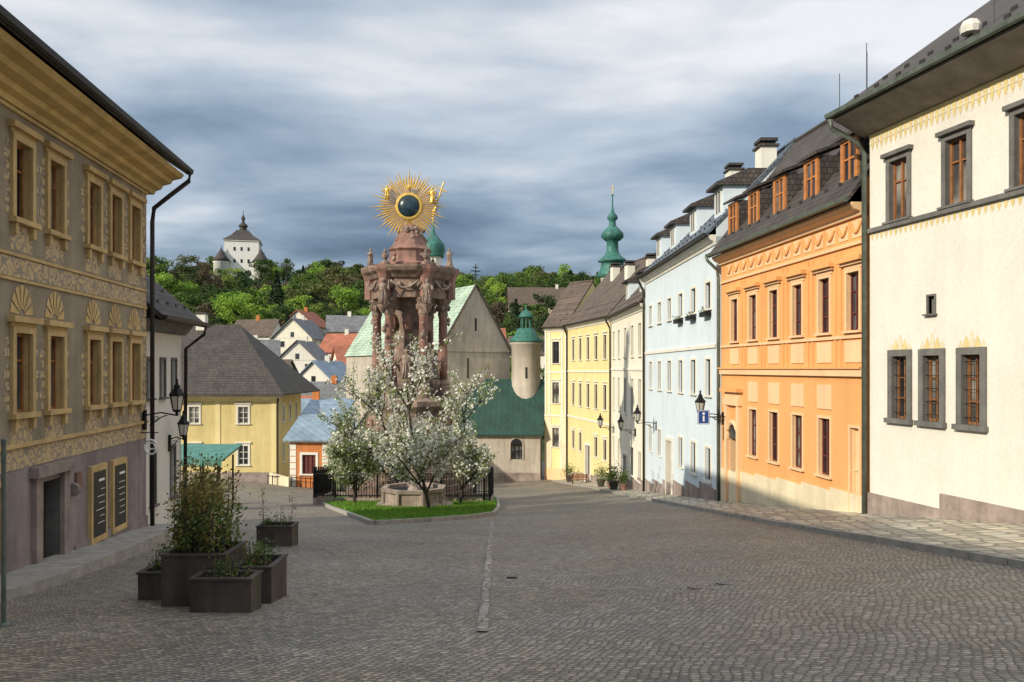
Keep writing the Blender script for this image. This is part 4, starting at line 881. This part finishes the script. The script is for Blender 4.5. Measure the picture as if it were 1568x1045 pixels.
# ------------------------------------------------------------------ planters
def planter(name,x0,x1,y0,y1,h,shrub=None):
    z=H((x0+x1)/2,(y0+y1)/2); b=B(name,((x0+x1)/2,(y0+y1)/2,z)); t=.05; zt=z+h
    zb=z-.3
    b.box('front','planter',x0,x1,y0,y0+t,zb,zt); b.box('back','planter',x0,x1,y1-t,y1,zb,zt); b.box('left_side','planter',x0,x0+t,y0+t,y1-t,zb,zt-.002); b.box('right_side','planter',x1-t,x1,y0+t,y1-t,zb,zt-.002)
    b.box('rim','planter',x0-.02,x1+.02,y0-.02,y0+t+.01,zt+.001,zt+.03); b.box('rim','planter',x0-.02,x1+.02,y1-t-.01,y1+.02,zt+.001,zt+.03)
    b.box('rim','planter',x0-.02,x0+t+.01,y0+t+.012,y1-t-.012,zt+.001,zt+.03); b.box('rim','planter',x1-t-.01,x1+.02,y0+t+.012,y1-t-.012,zt+.001,zt+.03)
    b.box('soil','soil',x0+t,x1-t,y0+t,y1-t,zb,zt-.06)
    if shrub:
        for (n,m,hh,ls) in shrub:
            for i in range(n):
                px=U(x0+.1,x1-.1); py=U(y0+.1,y1-.1); a=U(0,6.28); l=hh*U(.4,1); dx=math.cos(a)*.3*l*R(); dy=math.sin(a)*.3*l*R()
                pts=[Vector((px,py,zt-.08)),Vector((px+dx*.4,py+dy*.4,zt+l*.5)),Vector((px+dx,py+dy,zt+l))]
                b.tube('stems','bark',pts,.008,4,.003); vs=[];fs=[]
                for k in range(int(60*l)+12):
                    s=U(.15,1); q=pts[0]*(1-s)**2+pts[1]*2*s*(1-s)+pts[2]*s*s; leafq(vs,fs,q+Vector((random.gauss(0,.07),random.gauss(0,.07),random.gauss(0,.05))),ls)
                b.add('foliage_'+m,m,vs,fs)
    b.done()
random.seed(3)
planter('planter_box',-4.92,-4.02,11.45,12.35,.76,[(30,'leafo',1.35,.055),(30,'leafg',.8,.06)])
planter('planter_box',-4.32,-3.5,10.95,11.4,.46,[(10,'leafg',.25,.04),(6,'leafo',.4,.03)])
planter('planter_box',-5.5,-4.98,12.0,12.6,.42,[(10,'leafg',.4,.05)])
planter('planter_box',-4.0,-3.45,11.7,12.5,.55,[(16,'leafg',.35,.045),(6,'flower',.2,.03)])
planter('planter_box',-6.45,-5.55,20.6,21.2,.52,[(10,'leafg',.3,.05),(3,'leafo',1.1,.05)])
for (x,y,s) in ((7.9,58,1),(7.6,61,1.3),(7.7,64,.9),(7.3,67,1.2),(5.6,80,1.2)):
    z=H(x,y)+.12; b=B('potted_plant',(x,y,z)); b.lathe('pot','planter' if s>1 else 'marble',(x,y,z),[(.2*s,0),(.28*s,.4*s),(.31*s,.42*s),(.31*s,.5*s),(.2*s,.48*s)],12); vs=[];fs=[]
    for k in range(420): d=Vector((random.gauss(0,.22),random.gauss(0,.22),random.gauss(.45,.25)))*s; leafq(vs,fs,Vector((x,y,z+.5*s))+d,.12)
    b.add('foliage','leafg' ,vs,fs); b.done()
def shrub(name,x,y,w,d,h,mat,n,ls=.14):
    z=H(x,y); b=B(name,(x,y,z)); vs=[];fs=[]; L=[(U(-w,w),U(-d,d),U(.3,.75)*h,U(.35,.6)*h) for _ in range(9)]
    for i in range(n):
        c=random.choice(L); q=Vector((random.gauss(0,1),random.gauss(0,1),random.gauss(0,1))).normalized()*c[3]*U(.5,1.05); leafq(vs,fs,Vector((x+c[0],y+c[1],z+c[2]))+q,ls)
    for c in L: b.tube('stems','bark',[(x,y,z-.1),(x+c[0],y+c[1],z+c[2])],.03,4,.01)
    b.add('foliage',mat,vs,fs); b.done()
shrub('garden_shrub',-15.6,39.5,1.2,.6,1.3,'leafo',2600,.12); shrub('garden_shrub',-17.5,46,1,.8,1.6,'leafg',1800); shrub('garden_shrub',-13.2,62,1,.5,2.2,'leafy',2000,.16); shrub('garden_shrub',-11.5,64,1,.6,2.6,'leafg',2000,.16)

# ------------------------------------------------------------------ lamps and signs
def lantern(name,wallp,out,s=1.):
    w=Vector(wallp); o=Vector(out); b=B(name,w); d=(o-w); d.z=0; L=d.length; d.normalize()
    b.tube('bracket_arm','iron',[w,w+d*L*.5+Vector((0,0,.08)),w+d*L],.022*s,6)
    pts=[w+d*(L*(.15+.55*t/8))+Vector((0,0,-.28*(1-t/8)**1.5)) for t in range(9)]; b.tube('bracket_scroll','iron',pts,.016*s,5)
    c=w+d*L*.35; b.tube('bracket_scroll','iron',[c+d*(.1*math.cos(t*.7))*(1-t*.06)+Vector((0,0,-.12+.1*math.sin(t*.7)*(1-t*.06))) for t in range(12)],.012*s,5)
    b.box('wall_plate','iron',w.x-.04,w.x+.04,w.y-.05,w.y+.05,w.z-.4,w.z+.15)
    p=w+d*L; k=s
    b.lathe('lantern_base','iron',p,[(.03*k,-.02),(.05*k,.02),(.04*k,.08*k),(.12*k,.12*k),(.13*k,.16*k)],8)
    b.lathe('lantern_glass','lampglass',p,[(.115*k,.165*k),(.185*k,.55*k)],6)
    for i in range(6):
        a=i*math.pi/3; b.tube('lantern_cage','iron',[p+Vector((.12*k*math.cos(a),.12*k*math.sin(a),.16*k)),p+Vector((.195*k*math.cos(a),.195*k*math.sin(a),.55*k))],.012*k,4)
    b.lathe('lantern_cap','iron',p,[(.22*k,.55*k),(.23*k,.59*k),(.14*k,.7*k),(.09*k,.78*k),(.1*k,.82*k),(.05*k,.88*k),(.03*k,.95*k),(.05*k,.98*k),(.0,1.06*k)],6)
    b.done()
lantern('wall_street_lamp',(9.1,35.2,-2.0),(8.05,34.9,-2.0),1.05)
lantern('wall_street_lamp',(8.75,49.5,-3.3),(7.6,49.5,-3.3),1.1)
lantern('wall_street_lamp',(8.5,68,-4.9),(7.35,68,-4.9),1.2)
lantern('wall_street_lamp',(8.6,57,-4.3),(7.6,57,-4.3),1.1)
lantern('wall_street_lamp',(-10.3,22.9,-1.3),(-9.4,22.9,-1.3),1.0)
lantern('wall_street_lamp',(-11.2,26.7,-2.3),(-10.75,26.7,-2.3),.9)
b=B('hanging_shop_sign',(-10,22.6,-2)); 
b.tube('bracket','iron',[(-10.25,22.5,-1.75),(-9.75,22.5,-1.75)],.015,5)
b.tube('scroll_emblem','signwhite',[(-9.95+.17*math.cos(t*.55+.6),22.5,-2.15+.2*math.sin(t*.55+.6)) for t in range(11)],.03,6); b.tube('scroll_emblem','signwhite',[(-9.93+.08*math.cos(t*.6),22.5,-2.12+.09*math.sin(t*.6)) for t in range(10)],.02,6)
b.tube('hanger','iron',[(-9.95,22.5,-1.75),(-9.95,22.5,-1.95)],.008,4); b.done()
b=B('blue_traffic_sign',(8.4,34.3,-2.1)); sx,sy,sz=8.05,34.3,-2.02
b.tube('post_arm','iron',[(9.15,34.6,sz),(8.3,34.35,sz)],.025,5)
b.box('panel','signblue',sx-.25,sx+.25,sy-.012,sy+.012,sz-.3,sz+.3); 
for q in ((-.23,.23,.26,.28),(-.23,.23,-.28,-.26),(-.23,-.21,-.258,.258),(.21,.23,-.258,.258)): b.box('white_border','signwhite',sx+q[0],sx+q[1],sy-.018,sy-.013,sz+q[2],sz+q[3])
b.box('symbol','signwhite',sx-.035,sx+.035,sy-.018,sy-.013,sz-.18,sz+.06); b.lathe('symbol_dot','signwhite',(sx,sy-.013,sz+.15),[(.001,0),(.055,.0),(.055,.005),(.001,.006)],12,ax='Y'); b.done()
def bench(x,y):
    z=H(x,y)+.02; b=B('street_bench',(x,y,z)); 
    for k in range(4): b.box('seat',"wood",x-.8,x+.8,y-.22+k*.11,y-.13+k*.11,z+.45,z+.49)
    for k in range(3): b.box('backrest','wood',x-.8,x+.8,y+.26,y+.29,z+.58+k*.12,z+.67+k*.12)
    for s in (-.65,.65): b.box('leg_front','iron',x+s-.03,x+s+.03,y-.2,y-.15,z-.1,z+.45); b.box('leg_back','iron',x+s-.03,x+s+.03,y+.2,y+.255,z-.1,z+.95); b.box('armrest','iron',x+s-.025,x+s+.025,y-.145,y+.195,z+.4,z+.448)
    b.done()
bench(6.3,76); bench(-7.6,62)
b=B('sign_post',(-6.35,10.2,-3.3)); zp=H(-6.35,10.2); b.tube('post','pipe',[(-6.35,10.2,zp-.1),(-6.35,10.2,zp+2.3)],.028,8); b.lathe('base_flange','pipe',(-6.35,10.2,zp),[(.09,0),(.09,.02),(.04,.05)],10); b.lathe('cap','pipe',(-6.35,10.2,zp+2.3),[(.034,0),(.034,.03),(.0,.06)],8); b.done()

# ------------------------------------------------------------------ light, sky, camera
el=math.radians(26); az=Vector((-.79,-.61)).normalized()
to=Vector((az.x*math.cos(el),az.y*math.cos(el),math.sin(el)))
sd=bpy.data.lights.new('sun','SUN'); sd.energy=4.8; sd.angle=math.radians(.6); sd.color=(1,.90,.72); so=bpy.data.objects.new('sun',sd); so.rotation_euler=(-to).to_track_quat('-Z','Y').to_euler(); so.location=to*100; col.objects.link(so)
w=bpy.data.worlds.new('World'); bpy.context.scene.world=w; w.use_nodes=True; nt=w.node_tree; bg=nt.nodes['Background']
sky=nt.nodes.new('ShaderNodeTexSky'); sky.sky_type='NISHITA'; sky.sun_disc=False; sky.sun_elevation=el; sky.sun_rotation=math.atan2(az.x,az.y)%(2*math.pi)
tc=nt.nodes.new('ShaderNodeTexCoord'); sp=nt.nodes.new('ShaderNodeSeparateXYZ'); nt.links.new(tc.outputs['Generated'],sp.inputs[0])
def mth(op,a,b=None,clamp=False):
    n=nt.nodes.new('ShaderNodeMath'); n.operation=op; n.use_clamp=clamp
    for i,v in enumerate((a,b)):
        if v is None: continue
        if isinstance(v,(int,float)): n.inputs[i].default_value=v
        else: nt.links.new(v,n.inputs[i])
    return n.outputs[0]
zc_=mth('MAXIMUM',sp.outputs[2],0.0); dn=mth('ADD',zc_,.14)
cb=nt.nodes.new('ShaderNodeCombineXYZ'); nt.links.new(mth('DIVIDE',sp.outputs[0],dn),cb.inputs[0]); nt.links.new(mth('DIVIDE',sp.outputs[1],dn),cb.inputs[1])
mp=nt.nodes.new('ShaderNodeMapping'); mp.inputs['Scale'].default_value=(.7,.95,1); mp.inputs['Location'].default_value=(2.2,1.7,0); mp.inputs['Rotation'].default_value=(0,0,.25); nt.links.new(cb.outputs[0],mp.inputs[0])
n1=nt.nodes.new('ShaderNodeTexNoise'); n1.inputs['Scale'].default_value=1.35; n1.inputs['Detail'].default_value=9; n1.inputs['Roughness'].default_value=.5; n1.inputs['Distortion'].default_value=.25; nt.links.new(mp.outputs[0],n1.inputs['Vector'])
er=nt.nodes.new('ShaderNodeValToRGB'); e=er.color_ramp.elements
for _ in range(4): e.new(.5)
for i,(p,v) in enumerate([(0,.66),(.06,.52),(.14,.42),(.22,.55),(.36,.74),(.6,.85)]): e[i].position=p; e[i].color=(v,v,v,1)
nt.links.new(zc_,er.inputs[0])
val=mth('ADD',mth('MULTIPLY',mth('SUBTRACT',n1.outputs['Fac'],.5),2.1),er.outputs[0],True)
cr_=nt.nodes.new('ShaderNodeValToRGB'); e=cr_.color_ramp.elements
for _ in range(3): e.new(.5)
for i,(p,c) in enumerate([(0,(.10,.155,.235)),(.25,(.18,.255,.36)),(.5,(.33,.425,.545)),(.75,(.58,.655,.75)),(1,(.95,.96,.98))]): e[i].position=p; e[i].color=c4(c)
nt.links.new(val,cr_.inputs[0])
ob=nt.nodes.new('ShaderNodeMapRange'); ob.inputs[1].default_value=.42; ob.inputs[2].default_value=.75; ob.inputs[3].default_value=10; ob.inputs[4].default_value=16.5; nt.links.new(zc_,ob.inputs[0])
sc_=nt.nodes.new('ShaderNodeVectorMath'); sc_.operation='SCALE'; nt.links.new(cr_.outputs[0],sc_.inputs[0]); nt.links.new(ob.outputs[0],sc_.inputs['Scale'])
mx=nt.nodes.new('ShaderNodeMix'); mx.data_type='RGBA'; mx.inputs[0].default_value=.88; nt.links.new(sky.outputs[0],mx.inputs[6]); nt.links.new(sc_.outputs[0],mx.inputs[7])
nt.links.new(mx.outputs[2],bg.inputs[0]); bg.inputs[1].default_value=.1
cam=bpy.data.cameras.new('camera'); cam.lens=28.7; cam.sensor_width=36; cam.shift_y=.0274; cam.clip_end=6000; cam.clip_start=.1
co=bpy.data.objects.new('camera',cam); co.rotation_euler=(math.radians(90),0,0); col.objects.link(co); bpy.context.scene.camera=co
s=bpy.context.scene; s.view_settings.view_transform='Standard'; s.view_settings.look='None'; s.view_settings.exposure=0
